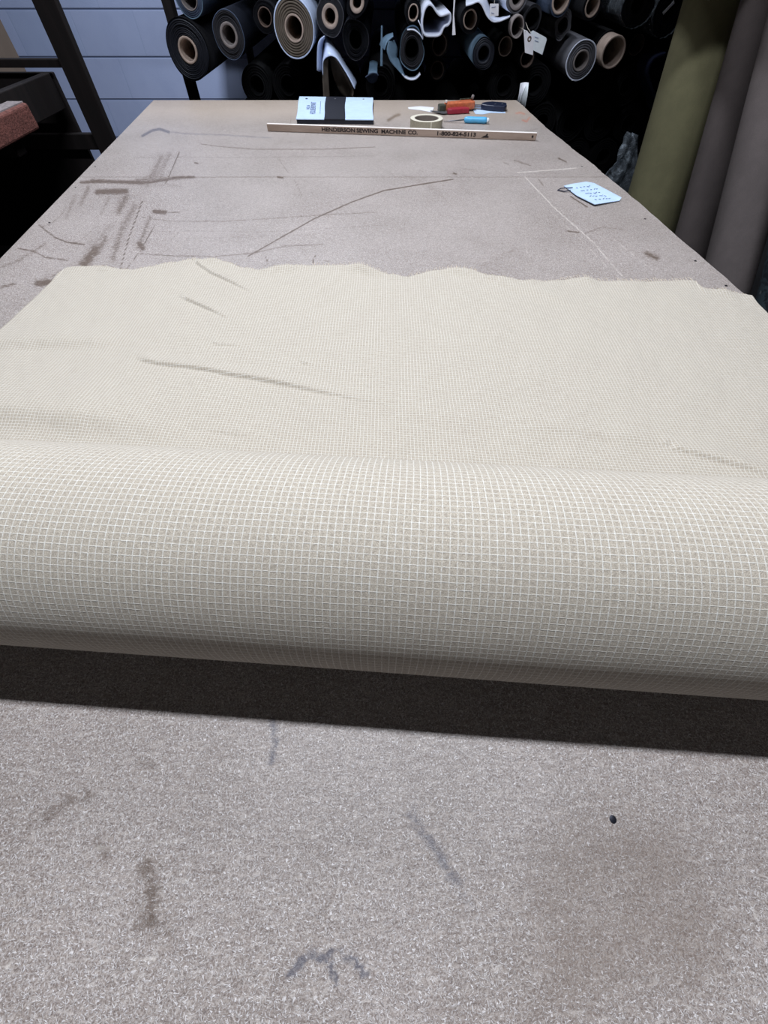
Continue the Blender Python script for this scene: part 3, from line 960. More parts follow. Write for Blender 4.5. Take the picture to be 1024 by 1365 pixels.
# ------------------------------------------------------------------ masking tape
c = W(568, 170.0, z=TZ)
HT = 0.024; RO = 0.0555; RI = 0.0385
tp = empty('tape_roll', c, 'roll of cream masking tape lying flat behind the measuring stick', 'tape')
def ring_mesh(name, c, rings, mat, parent, n=64, mats=None, mi=None):
    vv = [Vector((c.x + r * math.cos(2 * math.pi * k / n), c.y + r * math.sin(2 * math.pi * k / n), c.z + z)) for r, z in rings for k in range(n)]
    ff, mm = [], []
    R = len(rings)
    for q in range(R):
        q2 = (q + 1) % R
        for k in range(n):
            k2 = (k + 1) % n
            ff.append((q * n + k, q * n + k2, q2 * n + k2, q2 * n + k)); mm.append(mi[q] if mi else 0)
    o = mesh_obj(name, vv, ff, mat, parent, False, mats=mats, midx=mm if mats else None)
    return o
RI2 = RI + 0.003
ring_mesh('tape', c, [(RI2, 0.0005), (RO, 0.0005), (RO, HT), (RI2, HT)], M['tape'], tp, mats=[M['tapeside']], mi=[0, 1, 0, 0])
ring_mesh('tape_core', c, [(RI, 0.001), (RI2 - 0.0002, 0.001), (RI2 - 0.0002, HT - 0.001), (RI, HT - 0.001)], M['tapecore'], tp)
mbx = MB()
aa = math.radians(-77)
pp = c + Vector(((RO + .0006) * math.cos(aa), (RO + .0006) * math.sin(aa), HT / 2))
mbx.box(pp, (0.004, 0.0012, HT * 0.9), rz=aa + math.pi / 2)
mbx.build('tape_end', M['tape'], tp)

# ------------------------------------------------------------------ small tools
# blue handled awl
p0, p1 = W(619, 159.5, z=TZ + 0.009), W(649, 160.5, z=TZ + 0.009)
awl = empty('awl', (p0 + p1) / 2 - Vector((0, 0, .009)), 'sky blue handled awl with a thin steel shaft pointing at the tape roll', 'awl')
d = (p1 - p0).normalized(); L = (p1 - p0).length
mbx = MB(); mbx.tube([p0, p0 + d * .004, p0 + d * .012, p0 + d * (L * .5), p0 + d * (L - .008), p1], [.005, .0078, .0088, .0086, .0088, .0075], n=20); mbx.build('handle', M['skyblue'], awl, smooth=True)
mbx = MB(); mbx.tube([p1, p1 + d * .004, p1 + d * .008, p1 + d * .010], [.0074, .0072, .005, .0015], n=20); mbx.build('cap', M['whitecap'], awl, smooth=True)
mbx = MB(); mbx.tube([p0 + d * .003, p0 - d * .045 - Vector((0, 0, .0045)), p0 - d * .072 - Vector((0, 0, .0068))], [.0018, .0016, .0007], n=10); mbx.build('shaft', M['darksteel'], awl, smooth=True)

# red handled knife with grey blade
h0, h1 = W(597, 150.5, z=TZ + 0.004), W(624, 148.8, z=TZ + 0.004)
kn = empty('trimming_knife', (h0 + h1) / 2 - Vector((0, 0, .004)), 'small knife with dark red handle and grey blade behind the tape roll', 'knife')
d = (h1 - h0).normalized(); n_ = Vector((-d.y, d.x, 0)); L = (h1 - h0).length
prof = [(-.004, -.006), (.012, -.011), (.035, -.012), (.055, -.010), (L, -.013), (L + .004, .004), (L - .006, .020), (.05, .024), (.02, .020), (0, .012)]
mbx = MB(); mbx.prism([(h0 + d * x + n_ * y).to_2d() for x, y in prof], TZ + .0008, TZ + .015); mbx.build('handle', M['red'], kn, bevel=.003)
bt = W(574, 150.3, z=TZ)
bw = [(h0 + n_ * .013).to_2d(), (bt + n_ * .004).to_2d(), (bt - n_ * .001).to_2d(), (h0 - d * .02 - n_ * .010).to_2d(), (h0 - n_ * .004).to_2d()]
mbx = MB(); mbx.prism(bw, TZ + .0035, TZ + .0055); mbx.build('blade', M['darksteel'], kn)

# orange utility knife, lying across the tools
u0, u1 = W(595, 141.5, z=TZ + 0.018), W(633, 138.5, z=TZ + 0.018)
ut = empty('utility_knife', Vector(((u0 + u1).x / 2, (u0 + u1).y / 2, TZ)), 'orange bodied utility knife with dark nose at the table end', 'knife')
d = (u1 - u0).normalized(); n_ = Vector((-d.y, d.x, 0)); L = (u1 - u0).length
prof = [(0, 0), (.03, -.005), (L * .6, -.006), (L * .9, -.008), (L, -.004), (L + .004, .012), (L - .004, .030), (L * .75, .033), (L * .5, .030), (.02, .028), (0, .024)]
mbx = MB(); mbx.prism([(u0 + d * x + n_ * y).to_2d() for x, y in prof], TZ + .004, TZ + .026); mbx.build('body', M['orange'], ut, bevel=.005, seg=3)
prof = [(-.026, .000), (.0, -.001), (.0, .026), (-.024, .026)]
mbx = MB(); mbx.prism([(u0 + d * x + n_ * y).to_2d() for x, y in prof], TZ + .002, TZ + .022); mbx.build('nose', M['olivegrip'], ut, bevel=.003)
mbx = MB(); mbx.tube([u0 + d * .001 + n_ * .005 + Vector((0, 0, .009)), u0 + d * .001 + n_ * .005 + Vector((0, 0, .015))], .004, 14); mbx.build('screw', M['sticktop'], ut)
mbx = MB(); mbx.tube([u1 - d * .006 + n_ * .016 + Vector((0, 0, .010)), u1 - d * .004 + n_ * .016 + Vector((0, 0, .017)), u1 - d * .002 + n_ * .016 + Vector((0, 0, .022))], [.005, .0055, .004], 14); mbx.build('lock_button', M['tubegrey'], ut, smooth=True)
for k in range(3):
    mbx = MB(); q0 = u0 + d * (L * (.48 + .14 * k)) + n_ * .006 + Vector((0, 0, .0135))
    mbx.tube([q0, q0 + d * .008 + n_ * .006, q0 + d * .018 + n_ * .004], .0016, 6); mbx.build('grip_rib', M['olivegrip'], ut, smooth=True)

# navy shears
s0, s1 = W(641, 143.5, z=TZ + 0.006), W(673, 145.5, z=TZ + 0.006)
sh = empty('shears', (s0 + s1) / 2 - Vector((0, 0, .006)), 'shears with steel blades and chunky navy handle near the table corner', 'shears')
d = (s1 - s0).normalized(); n_ = Vector((-d.y, d.x, 0)); L = (s1 - s0).length
prof = [(0, -.004), (.02, -.013), (.05, -.018), (L, -.016), (L + .006, .0), (L + .002, .040), (L - .01, .048), (.035, .050), (.012, .036), (0, .018)]
mbx = MB(); mbx.prism([(s0 + d * x + n_ * y).to_2d() for x, y in prof], TZ + .0008, TZ + .017); mbx.build('handle', M['navyplastic'], sh, bevel=.004, seg=3)
for x, y in ((.052, .010), (.078, .018)):
    mbx = MB(); q0 = s0 + d * x + n_ * y + Vector((0, 0, .0106)); mbx.tube([q0, q0 + Vector((0, 0, .0016))], .0036, 12); mbx.build('rivet', M['steel'], sh)
for (ya, yb, z0) in ((.004, .012, .0085), (-.004, .006, .0045)):
    prof = [(.01, ya), (.01, yb + .006), (-.015, yb + .005), (-.052, yb), (-.052, ya + .002)]
    mbx = MB(); mbx.prism([(s0 + d * x + n_ * y).to_2d() for x, y in prof], TZ + z0, TZ + z0 + .003); mbx.build('blade', M['steel'], sh)
# white paper scrap under the shears and a white card strip
def flat_poly(name, pts, z, th, mat, parent=None, jitter=0.0):
    mbx = MB()
    P = [W(x, y, z=z) for x, y in pts]
    mbx.prism([p.to_2d() for p in P][::-1], z, z + th)
    # keep normals outward
    o = mbx.build(name, mat, parent)
    return o
tag(flat_poly('paper_scrap', [(630, 146.5), (640, 145.5), (656, 147.5), (673.5, 148.5), (674, 151), (655, 150.5), (644, 152.5), (634, 152)], TZ + .0003, .0005, M['bluepaper']), 'crumpled scrap of white paper poking out under the navy shears', 'paper')
tag(flat_poly('card_strip', [(544, 143.4), (560, 142), (578.5, 143.6), (576, 150), (560, 147), (545, 145.5)], TZ + .0003, .0009, M['paper']), 'narrow white card strip under the knife tip', 'card')

# ------------------------------------------------------------------ paper tag on the table
TG = [(752, 247.7), (761.5, 247.0), (781, 243.3), (791.6, 245), (828, 265.2), (826, 267.6), (792.6, 274.2), (769, 262), (760.4, 255.2)]
tagE = empty('fabric_tag', W(790, 258, z=TZ), 'pale blue paper tag with handwriting lying alone by the right table edge', 'tag')
mbx = MB()
P = [W(x, y, z=TZ + .002) for x, y in TG]
cc = sum((p for p in P), Vector()) / len(P)
zz = [0.0022 + 0.003 * abs(math.sin(i * 1.9)) for i in range(len(P))]
top = [Vector((p.x, p.y, TZ + z)) for p, z in zip(P, zz)]
vv = top + [Vector((cc.x, cc.y, TZ + .0035))] + [p - Vector((0, 0, .0012)) for p in top] + [Vector((cc.x, cc.y, TZ + .0023))]
n = len(P)
ff = [(i, n, (i + 1) % n) for i in range(n)] + [(n + 1 + i, n + 1 + (i + 1) % n, 2 * n + 1) for i in range(n)] + [(i, (i + 1) % n, n + 1 + (i + 1) % n, n + 1 + i) for i in range(n)]
mbx.add(vv, ff); mbx.build('card', M['bluepaper'], tagE)
random.seed(3)
mbx = MB()
for row in range(5):
    A = Vector(W(768 + row * 6.2, 250 + row * 3.9, z=TZ + .005)); Bq = Vector(W(790 + row * 7, 247.5 + row * 4.2, z=TZ + .005))
    k = 0.0
    while k < .9:
        p0_ = A.lerp(Bq, k); p1_ = A.lerp(Bq, k + .10) + Vector((0, random.uniform(-.006, .006), 0))
        mbx.tube([p0_, p1_], .0006, 4); k += random.choice((.12, .15, .22))
mbx.build('handwriting', M['inkmid'], tagE)
mbx = MB()
q = W(757, 250.5, z=TZ + .005)
mbx.tube([q + Vector((.012, -.002, .001)), q, q + Vector((-.016, .004, -.002)), q + Vector((-.026, -.004, -.0035)), q + Vector((-.012, -.016, -.003)), q + Vector((.004, -.014, -.001))], .0012, 6)
mbx.build('tie_wire', M['ink'], tagE, smooth=True)

# ------------------------------------------------------------------ white folded card behind the corner of the table
cE = empty('hanging_card', W(697, 127, y=2.34), 'white curled card sticking up behind the far right table corner', 'card')
def card_strip(name, ptsL, ptsR, y, mat, parent, bend=0.012):
    vv, ff = [], []
    n = len(ptsL)
    m = 6
    for i in range(n):
        a_, b_ = W(*ptsL[i], y=y), W(*ptsR[i], y=y)
        for k in range(m + 1):
            t = k / m
            p = a_.lerp(b_, t); p.y += bend * (1 - (2 * t - 1) ** 2)
            vv.append(p)
    for i in range(n - 1):
        for k in range(m):
            a = i * (m + 1) + k
            ff.append((a, a + 1, a + m + 2, a + m + 1))
    o = mesh_obj(name, vv, ff, mat, parent, True)
    s = o.modifiers.new('t', 'SOLIDIFY'); s.thickness = .0012
    return o
card_strip('card_back', [(694, 111), (692, 125), (688.5, 141)], [(705, 110), (703.5, 125), (699, 144)], 2.345, M['paper'], cE)
card_strip('card_front', [(700, 116), (695, 126), (690, 143)], [(705, 111), (703.5, 127), (700, 144)], 2.335, M['whitecap'], cE, .006)

# ------------------------------------------------------------------ rack of rolls at the back
YR = 2.44
rack = empty('storage_rack', (0.2, 3.2, 0), 'tall black rack holding the dark fabric rolls behind the table', 'rack')
xl = W(243, 66, y=2.40).x
xp0 = W(229, 20, y=2.56).x
for x in (xp0, 1.55):
    for y in (2.56, 3.85):
        mbx = MB(); mbx.box((x, y, 0.85), (0.035, 0.05, 1.7)); mbx.build('post', M['rackdark'], rack)
mbx = MB(); mbx.box(((xp0 + 1.55) / 2, 3.2, 1.72), (1.55 - xp0 + .06, 1.35, 0.03)); mbx.build('shelf_board', M['rackdark'], rack)  # top board out of view, added to shade the rolls below
mbx = MB(); mbx.box(((xp0 + 1.55) / 2, 3.2, 0.14), (1.55 - xp0 + .06, 1.35, 0.03)); mbx.build('shelf_board', M['rackdark'], rack)

ROLLS_XZ = []


def rack_roll(px, py, rx, tro, tri, y, cloth, tube, label, L=1.35, seed=0, wob=0.03, squash=1.0, rim=None, layers=9, yaw=0.0, pitch=0.0, proud=0.0, group=None, name='fabric_roll', face=None, twist=0.0, plastic=None):
    c = W(px, py, y=y) + Vector((0, proud, 0)); k = SC(px, py, y)
    R, ro, ri = rx * k, tro * k, tri * k
    return make_roll(c, R, ro, ri, cloth, tube, label, L, seed, wob, squash, rim, layers, yaw, pitch, proud, group, name, face, plastic)


def make_roll(c, R, ro, ri, cloth, tube, label, L=1.35, seed=0, wob=0.03, squash=1.0, rim=None, layers=9, yaw=0.0, pitch=0.0, proud=0.0, group=None, name='fabric_roll', face=None, plastic=None):
    ROLLS_XZ.append((c.x, c.z, R))
    e = empty(name, c, label, 'fabric roll', group)
    r = random.Random(seed + 100)
    ph = [(r.uniform(0, 6.28), r.gauss(0, 1) * wob / (q + 1)) for q in range(5)]
    rot = Matrix.Rotation(yaw, 3, 'Z') @ Matrix.Rotation(pitch, 3, 'X')
    n = 56
    def rad(th, f):
        w = 1 + sum(a * math.cos((q + 2) * th + p) for q, (p, a) in enumerate(ph)) * (0.35 + 0.65 * f)
        return w
    def pt(rr, th, y, f=1.0):
        w = rad(th, f)
        return c + rot @ Vector((rr * w * math.cos(th), y, rr * w * math.sin(th) * squash))
    if R > ro + 0.002:
        vv, ff, mm = [], [], []
        def ringv(rr, y, f): vv.extend(pt(rr, 2 * math.pi * k / n, y, f) for k in range(n)); return len(vv) // n - 1
        def band(a, b, mi):
            for k in range(n):
                k2 = (k + 1) % n
                ff.append((a * n + k, a * n + k2, b * n + k2, b * n + k)); mm.append(mi)
        last = ringv(R, L, 1.0)
        for q in range(1, 4):
            cur = ringv(R * (1 + .006 * math.sin(q * 2.2 + seed)), L * (1 - q / 4), 1.0); band(last, cur, 0); last = cur
        cur = ringv(R, 0.004, 1.0); band(last, cur, 0); last = cur
        for j in range(layers):
            f1 = 1 - (j + 0.0) / layers; f2 = 1 - (j + .62) / layers; f3 = 1 - (j + 0.8) / layers
            r1, r2, r3 = (ro + (R - ro) * f for f in (f1, f2, f3))
            dj = r.uniform(0, .006)
            mi = 2 if (j == 0 and rim) else 1
            a_ = ringv(r1, dj, f1); band(last, a_, mi if j == 0 else 1)
            b_ = ringv(r2, dj, f2); band(a_, b_, mi)
            d_ = ringv(r2 - (r2 - r3) * .3, dj + .014, f3); band(b_, d_, 1); last = d_
        fin = ringv(ro * 1.001, 0.01, 0.0); band(last, fin, 1)
        mesh_obj('wound_cloth', vv, ff, cloth, e, True, mats=[face or cloth, rim or cloth], midx=mm)
    if tube is not None:
        vv, ff = [], []
        seq = [(ro, L * .98), (ro, -proud + .001), (ro - (ro - ri) * .15, -proud), (ri + (ro - ri) * .1, -proud), (ri, -proud + .002), (ri, L * .5)]
        for rr, y in seq: vv.extend(pt(rr, 2 * math.pi * k / n, y, 0.0) for k in range(n))
        for q in range(len(seq) - 1):
            for k in range(n):
                k2 = (k + 1) % n
                ff.append((q * n + k, q * n + k2, (q + 1) * n + k2, (q + 1) * n + k))
        ff.append(tuple((len(seq) - 1) * n + k for k in range(n)))
        mesh_obj('cardboard_tube', vv, ff, tube, e, True)
    if plastic:
        vv, ff = [], []
        for q in range(9):
            y = -0.012 + (L) * q / 8
            vv.extend(pt(R * (1.05 + .03 * math.sin(k * 2.3 + q * 1.7)), 2 * math.pi * k / n, y) for k in range(n))
        for q in range(8):
            for k in range(n):
                k2 = (k + 1) % n
                ff.append((q * n + k, q * n + k2, (q + 1) * n + k2, (q + 1) * n + k))
        mesh_obj('plastic_wrap', vv, ff, plastic, e, True)
    return e


K = M
rack_roll(250, 67, 27, 12, 9.6, 2.40, K['black'], K['tube'], 'black cloth roll with cream core at the far left end of the rack', seed=1, rim=K['black2'], face=K['black2'], wob=.02, squash=1.02)
rack_roll(251, -3, 18, 11, 10, 2.43, K['slate'], K['tubegrey'], 'slate blue roll directly above the black roll at the left rack end', seed=2, rim=K['bluegrey'], wob=.02, layers=4)
rack_roll(305, 47, 21, 11.5, 8.5, 2.42, K['black2'], K['tubegrey'], 'dark roll with grey layered end second from the left rack end', seed=3, rim=K['slate'], face=K['darkgrey'], wob=.03, layers=7)
rack_roll(353, 23, 15, 9, 7.8, 2.52, K['black'], K['tubedark'], 'small recessed roll with dark brown core left of the white vinyl roll', seed=4)
rack_roll(392, 38, 27, 12.5, 10.5, 2.37, K['vinyl'], K['tube'], 'fat roll of white vinyl with brown backing and cream core', seed=5, rim=K['vinyl'], face=K['vinylback'], wob=.015, layers=6)
rack_roll(440, 22, 18, 11, 7, 2.42, K['black2'], K['tube'], 'dark roll with loose grey layers and crushed pale core right of the white vinyl roll', seed=6, rim=K['grey'], face=K['darkgrey'], wob=.045, layers=7)
rack_roll(476, 3, 14, 9.5, 5.5, 2.40, K['black'], K['tube'], 'black roll with torn thick pale core at the top edge of the photo', seed=7, wob=.06)
rack_roll(474, 53, 17, 9, 8, 2.46, K['black2'], K['void'], 'loosely wound black roll above the curled white vinyl end', seed=8, rim=K['darkgrey'], face=K['black'], wob=.05, layers=7, squash=1.1)
rack_roll(551, 17, 10, 6.8, 5.5, 2.44, K['black'], K['tube'], 'slim black roll with narrow oval cream core', seed=9, wob=.05, squash=1.15)
rack_roll(549, 66, 18, 10, 9, 2.42, K['black2'], K['void'], 'crumpled black roll with white lining sagging below its end', seed=10, rim=K['bluegrey'], face=K['darkgrey'], wob=.08, layers=5)
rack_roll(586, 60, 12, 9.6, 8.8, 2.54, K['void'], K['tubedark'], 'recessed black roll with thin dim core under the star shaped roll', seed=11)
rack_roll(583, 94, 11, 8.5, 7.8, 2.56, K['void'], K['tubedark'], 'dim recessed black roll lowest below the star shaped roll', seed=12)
rack_roll(627, 26, 13, 9, 7.5, 2.46, K['black'], K['tube'], 'black roll with cream ring core beneath the draped white cloth', seed=13)
rack_roll(645, 72, 14.5, 10, 7, 2.38, K['bluegrey'], K['black2'], 'blue grey vinyl roll poking out alone above the orange knife', seed=14, face=K['black2'], wob=.03, layers=3)
rack_roll(690, -3, 14, 10.5, 6.5, 2.42, K['whitecloth'], K['tubegrey'], 'pale roll with thick grey core at the top right of the white cloth', seed=15, face=K['grey'], wob=.03, layers=5)
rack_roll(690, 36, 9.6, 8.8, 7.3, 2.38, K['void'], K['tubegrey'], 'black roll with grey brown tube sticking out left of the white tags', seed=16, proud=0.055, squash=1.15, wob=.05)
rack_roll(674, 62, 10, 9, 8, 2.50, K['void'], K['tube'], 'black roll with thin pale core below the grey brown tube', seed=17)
rack_roll(710, 25, 12, 9.5, 8.8, 2.43, K['darkgrey'], K['void'], 'grey squarish hollow roll directly above the pair of white tags', seed=18, wob=.10, layers=3)
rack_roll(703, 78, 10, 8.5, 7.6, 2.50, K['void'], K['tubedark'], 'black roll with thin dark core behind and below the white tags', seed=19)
rack_roll(748, 1, 13.5, 11.5, 9, 2.42, K['slate'], K['tube'], 'slate grey roll with wide cream core above the folded dark cloth', seed=20, wob=.02, layers=4)
rack_roll(751, 34, 11.5, 6, 5, 2.48, K['darkgrey'], K['void'], 'dark crumpled roll with folded grey end under the wide cream core', seed=21, wob=.14, layers=4, face=K['grey'])
rack_roll(775, 81, 19, 10, 8, 2.37, K['grey'], K['tubegrey'], 'grey flecked roll with bright white rim hanging low at the right', seed=22, rim=K['whitecloth'], face=K['grey'], wob=.025, layers=4)
rack_roll(790, 8, 12, 9.2, 7.4, 2.44, K['black'], K['tube'], 'black roll with tall oval tan core near the top right', seed=23, squash=1.1)
rack_roll(818, 70, 16.5, 15, 12.8, 2.35, K['void'], K['tube'], 'black roll with wide empty tan tube sticking out right of the white rimmed roll', seed=24, proud=0.085, wob=.01)
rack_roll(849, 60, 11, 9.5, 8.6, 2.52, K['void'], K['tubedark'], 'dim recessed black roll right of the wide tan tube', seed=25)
rack_roll(851, 6, 20, 9, 8, 2.42, K['black'], K['void'], 'black roll in crinkled clear plastic left of the white label strip', seed=26, plastic=K['plastic'], wob=.05)
lab = rack_roll(893, 14, 21, 9, 8, 2.42, K['black'], K['void'], 'black roll in plastic with a white label strip beside the olive roll', seed=27, plastic=K['plastic'], wob=.05)
mbx = MB()
A, Bq = W(884, 18.5, y=2.39), W(899, 2.5, y=2.39)
dd = (Bq - A).normalized(); nn = Vector((-dd.z, 0, dd.x)) * .0042
mbx.add([A - nn, Bq - nn, Bq + nn, A + nn] + [p + Vector((0, .001, 0)) for p in (A - nn, Bq - nn, Bq + nn, A + nn)], [(0, 1, 2, 3), (7, 6, 5, 4), (0, 4, 5, 1), (1, 5, 6, 2), (2, 6, 7, 3), (3, 7, 4, 0)])
o = mbx.build('label_strip', M['paper'], lab); o['label'] = 'white label strip'

# ribbons: loose, curled or draped cloth ends
def ribbon(name, pts, y, L, th, mat, label, cat='cloth', drop=0.0, closed=False, parent=None, smooth=True, sub=4):
    P = [W(a, b_, y=y) for a, b_ in pts]
    # Catmull-Rom
    n = len(P)
    Q = []
    rngi = range(n) if closed else range(n - 1)
    for i in rngi:
        p0, p1, p2, p3 = (P[(i - 1) % n] if closed or i > 0 else P[i]), P[i], P[(i + 1) % n], (P[(i + 2) % n] if closed or i + 2 < n else P[(i + 1) % n])
        for k in range(sub):
            t = k / sub
            Q.append(0.5 * ((2 * p1) + (-p0 + p2) * t + (2 * p0 - 5 * p1 + 4 * p2 - p3) * t * t + (-p0 + 3 * p1 - 3 * p2 + p3) * t ** 3))
    if not closed: Q.append(P[-1])
    m = len(Q); ns = 6
    vv = [q + Vector((0, L * j / ns, drop * (j / ns))) for j in range(ns + 1) for i, q in enumerate(Q)]
    ff = []
    for j in range(ns):
        for i in range(m if closed else m - 1):
            i2 = (i + 1) % m
            ff.append((j * m + i, j * m + i2, (j + 1) * m + i2, (j + 1) * m + i))
    o = mesh_obj(name, vv, ff, mat, parent, smooth)
    s = o.modifiers.new('t', 'SOLIDIFY'); s.thickness = th; s.offset = 0
    if label: tag(o, label, cat)
    return o

# white vinyl end curling down behind the book: two tones, one thing
ve = empty('hanging_vinyl', W(450, 90, y=2.41), 'white vinyl end curling down over its brown backing behind the book', 'vinyl')
def loft(name, A, ya, B, yb, mat, parent=None, th=.003, sub=4, m=5, bulge=0.0):
    def cr(P):
        Q = []
        n = len(P)
        for i in range(n - 1):
            p0, p1, p2, p3 = P[max(i - 1, 0)], P[i], P[i + 1], P[min(i + 2, n - 1)]
            for k in range(sub):
                t = k / sub
                Q.append(0.5 * ((2 * p1) + (-p0 + p2) * t + (2 * p0 - 5 * p1 + 4 * p2 - p3) * t * t + (-p0 + 3 * p1 - 3 * p2 + p3) * t ** 3))
        Q.append(P[-1])
        return Q
    QA, QB = cr([W(a, b_, y=ya) for a, b_ in A]), cr([W(a, b_, y=yb) for a, b_ in B])
    n = len(QA)
    vv = []
    for p, q in zip(QA, QB):
        for k in range(m + 1):
            t = k / m
            v = p.lerp(q, t); v.y += bulge * (1 - (2 * t - 1) ** 2)
            vv.append(v)
    ff = [(i * (m + 1) + k, i * (m + 1) + k + 1, (i + 1) * (m + 1) + k + 1, (i + 1) * (m + 1) + k) for i in range(n - 1) for k in range(m)]
    o = mesh_obj(name, vv, ff, mat, parent, True)
    sd = o.modifiers.new('t', 'SOLIDIFY'); sd.thickness = th; sd.offset = 0
    return o
loft('vinyl_fold', [(431, 96), (431, 80), (432, 66), (434, 48), (439, 51), (448, 63), (459, 82), (469, 97), (476, 109)], 2.50,
     [(430.5, 100), (430.5, 84), (433, 78), (438, 75), (443, 74.5), (449, 78), (456, 88), (465, 103), (473, 119)], 2.37, M['vinyl'], ve, bulge=-.012)
loft('vinyl_fold', [(422.5, 94), (422.5, 72), (424, 58), (428, 51), (433, 48)], 2.42, [(430, 96), (429.5, 76), (430, 64), (431.5, 56), (434, 49)], 2.47, M['vinyl'], ve, bulge=-.012)
loft('backing_fold', [(430.5, 82), (430, 96), (430.5, 112), (432, 140)], 2.38, [(437.5, 77), (437.5, 94), (438.5, 112), (440.5, 140)], 2.41, M['vinylback'], ve)
loft('backing_fold', [(440, 76), (442, 92), (448, 112), (456, 126), (463, 131)], 2.46, [(445, 75.5), (454, 88), (463, 103), (471, 119), (470, 129)], 2.385, M['vinylback'], ve, bulge=.02)
ROLLS_XZ.append((W(450, 96, y=2.42).x, W(450, 96, y=2.42).z, 0.075))
co1 = empty('hanging_cloth', W(497, 95, y=2.42), 'small curled blue grey cloth end low beside the vinyl curl', 'cloth')
loft('curl', [(493, 82), (498, 81), (503.5, 83)], 2.50, [(491, 99), (497, 97), (503, 98)], 2.40, M['bluegrey'], co1, bulge=-.01)
loft('lip', [(487, 103), (491, 100), (497, 97), (503, 98), (504, 101)], 2.40, [(490, 106), (493, 110), (498, 111), (502, 108), (504, 103)], 2.44, M['slate'], co1, bulge=.01)
fl = empty('hanging_cloth', W(520, 70, y=2.41), 'grey blue cloth flap hanging under the crumpled black roll', 'cloth')
loft('upper_fold', [(506, 60), (509, 53), (515, 47), (524, 44)], 2.47, [(513, 67), (515, 60), (518, 54), (524.5, 48.5)], 2.40, M['bluegrey'], fl, bulge=-.008)
loft('flap', [(518, 55), (515.5, 66), (518, 76), (522, 84), (530, 93), (539, 103)], 2.40, [(525, 53), (530, 66), (529, 76), (531, 78), (535, 88), (540, 101)], 2.43, M['bluegrey'], fl, bulge=-.006)
ribbon('hem', [(536, 99), (541, 104), (548, 106.5), (555, 105), (560.5, 99)], 2.40, .05, .004, M['whitecloth'], None, parent=fl)
ribbon('hanging_cloth', [(543, 40), (552, 40), (560, 46), (564, 52), (562, 38), (558, 28)], 2.41, .15, .003, M['whitecloth'], 'short white cloth fold tucked left of the star shaped roll')
ribbon('plastic_sleeve', [(566, 46), (563, 30), (566, 14), (571, 6.5), (577, 8), (583, 17), (588, 21), (595, 19), (600, 18), (601, 26), (598, 33), (592, 36), (587, 46), (578, 48)], 2.40, .9, .006, M['whitecloth'], 'star shaped hollow roll end with a pale plastic rim', 'sleeve', closed=True)
ROLLS_XZ.append((W(583, 28, y=2.42).x, W(583, 28, y=2.42).z, 20 * SC(583, 28, 2.42)))
tag(loft('white_cloth', [(621, 7.5), (629, 5.5), (637, 2.5), (642, 6), (646, 14), (650, 22), (657, 28.5), (665, 28.5), (672, 26), (680, 22)], 2.39, [(621, 0), (630, -4), (639, -7), (648, -1), (652, 8), (656, 18), (660, 23), (666, 24), (673, 22), (680, 19.5)], 2.55, M['whitecloth'], None, .004), 'white cloth draped over the rolls under the cream price tag', 'cloth')
ribbon('hanging_cloth', [(888, 72), (876, 76), (868, 84), (864, 98), (868, 115), (874, 130), (878, 150)], 2.40, .12, .01, M['navy'], 'dark navy cloth hanging down left of the olive roll', 'cloth')

# hanging tags and strips
def hang_tag(pts, y, label, mat, strings=None, eye=None, th=.0015, writing=None, name='hanging_tag'):
    P = [W(a, b_, y=y) for a, b_ in pts]
    e = empty(name, sum(P, Vector()) / len(P), label, 'tag')
    n = len(P)
    mbx = MB(); mbx.add(P + [p + Vector((0, th, 0)) for p in P], [tuple(range(n)), tuple(range(2 * n - 1, n - 1, -1))] + [(i, n + i, n + (i + 1) % n, (i + 1) % n) for i in range(n)])
    mbx.build('card', mat, e)
    if eye:
        c = W(*eye, y=y - .001); r = 2.7 * SC(*eye, y)
        mbx = MB(); nn = 16
        ring = [[c + Vector((rr * math.cos(2 * math.pi * k / nn), yy, rr * math.sin(2 * math.pi * k / nn))) for k in range(nn)] for rr, yy in ((r, 0.001), (r * .8, -.001), (r * .45, -.0005))]
        mbx.add([p for q in ring for p in q], [(a * nn + k, a * nn + (k + 1) % nn, (a + 1) * nn + (k + 1) % nn, (a + 1) * nn + k) for a in range(2) for k in range(nn)])
        mbx.build('eyelet', M['tubedark'], e)
    if strings:
        mbx = MB(); mbx.tube([W(a, b_, y=yy) for a, b_, yy in strings], .0009, 5); mbx.build('string', M['string'], e, smooth=True)
    if writing:
        mbx = MB()
        for (xa, ya, xb, yb) in writing:
            A, Bq = W(xa, ya, y=y - .0006), W(xb, yb, y=y - .0006)
            mbx.tube([A, Bq], .0009, 4)
        mbx.build('handwriting', M['inkmid'], e)
    return e
hang_tag([(698, 39), (703, 41), (705, 44), (712, 48), (710.5, 73.5), (700, 70.3), (699, 53)], 2.345, 'long white tag with reinforced eyelet hanging in front of the rolls', M['paper'], [(701, 42, 2.34), (696, 38, 2.38), (692, 36, 2.42)], (706, 52))
hang_tag([(707, 43), (711, 40.6), (728, 50), (729, 53), (723, 73), (709, 66)], 2.352, 'wider white tag with faint writing tucked behind the eyelet tag', M['whitecap'], [(708, 44, 2.35), (704, 38, 2.37), (701, 30, 2.42)], None, .0015, [(713, 49, 718, 51), (713, 54, 718, 56)])
hang_tag([(653.5, 5), (665, 5), (664.5, 21), (653, 22)], 2.385, 'cream price tag hanging in front of the draped white cloth', M['paper'], [(659, 5, 2.39), (660, -4, 2.40), (662, -20, 2.43)], None, .004, [(655.5, 10, 661, 9), (655, 17, 659, 18.5)])
mbx = MB()
P = [W(a, b_, y=2.37) for a, b_ in ((605.5, -14), (608, -14), (605.5, 20), (607.5, 46.5), (603, 47), (604, 20))]
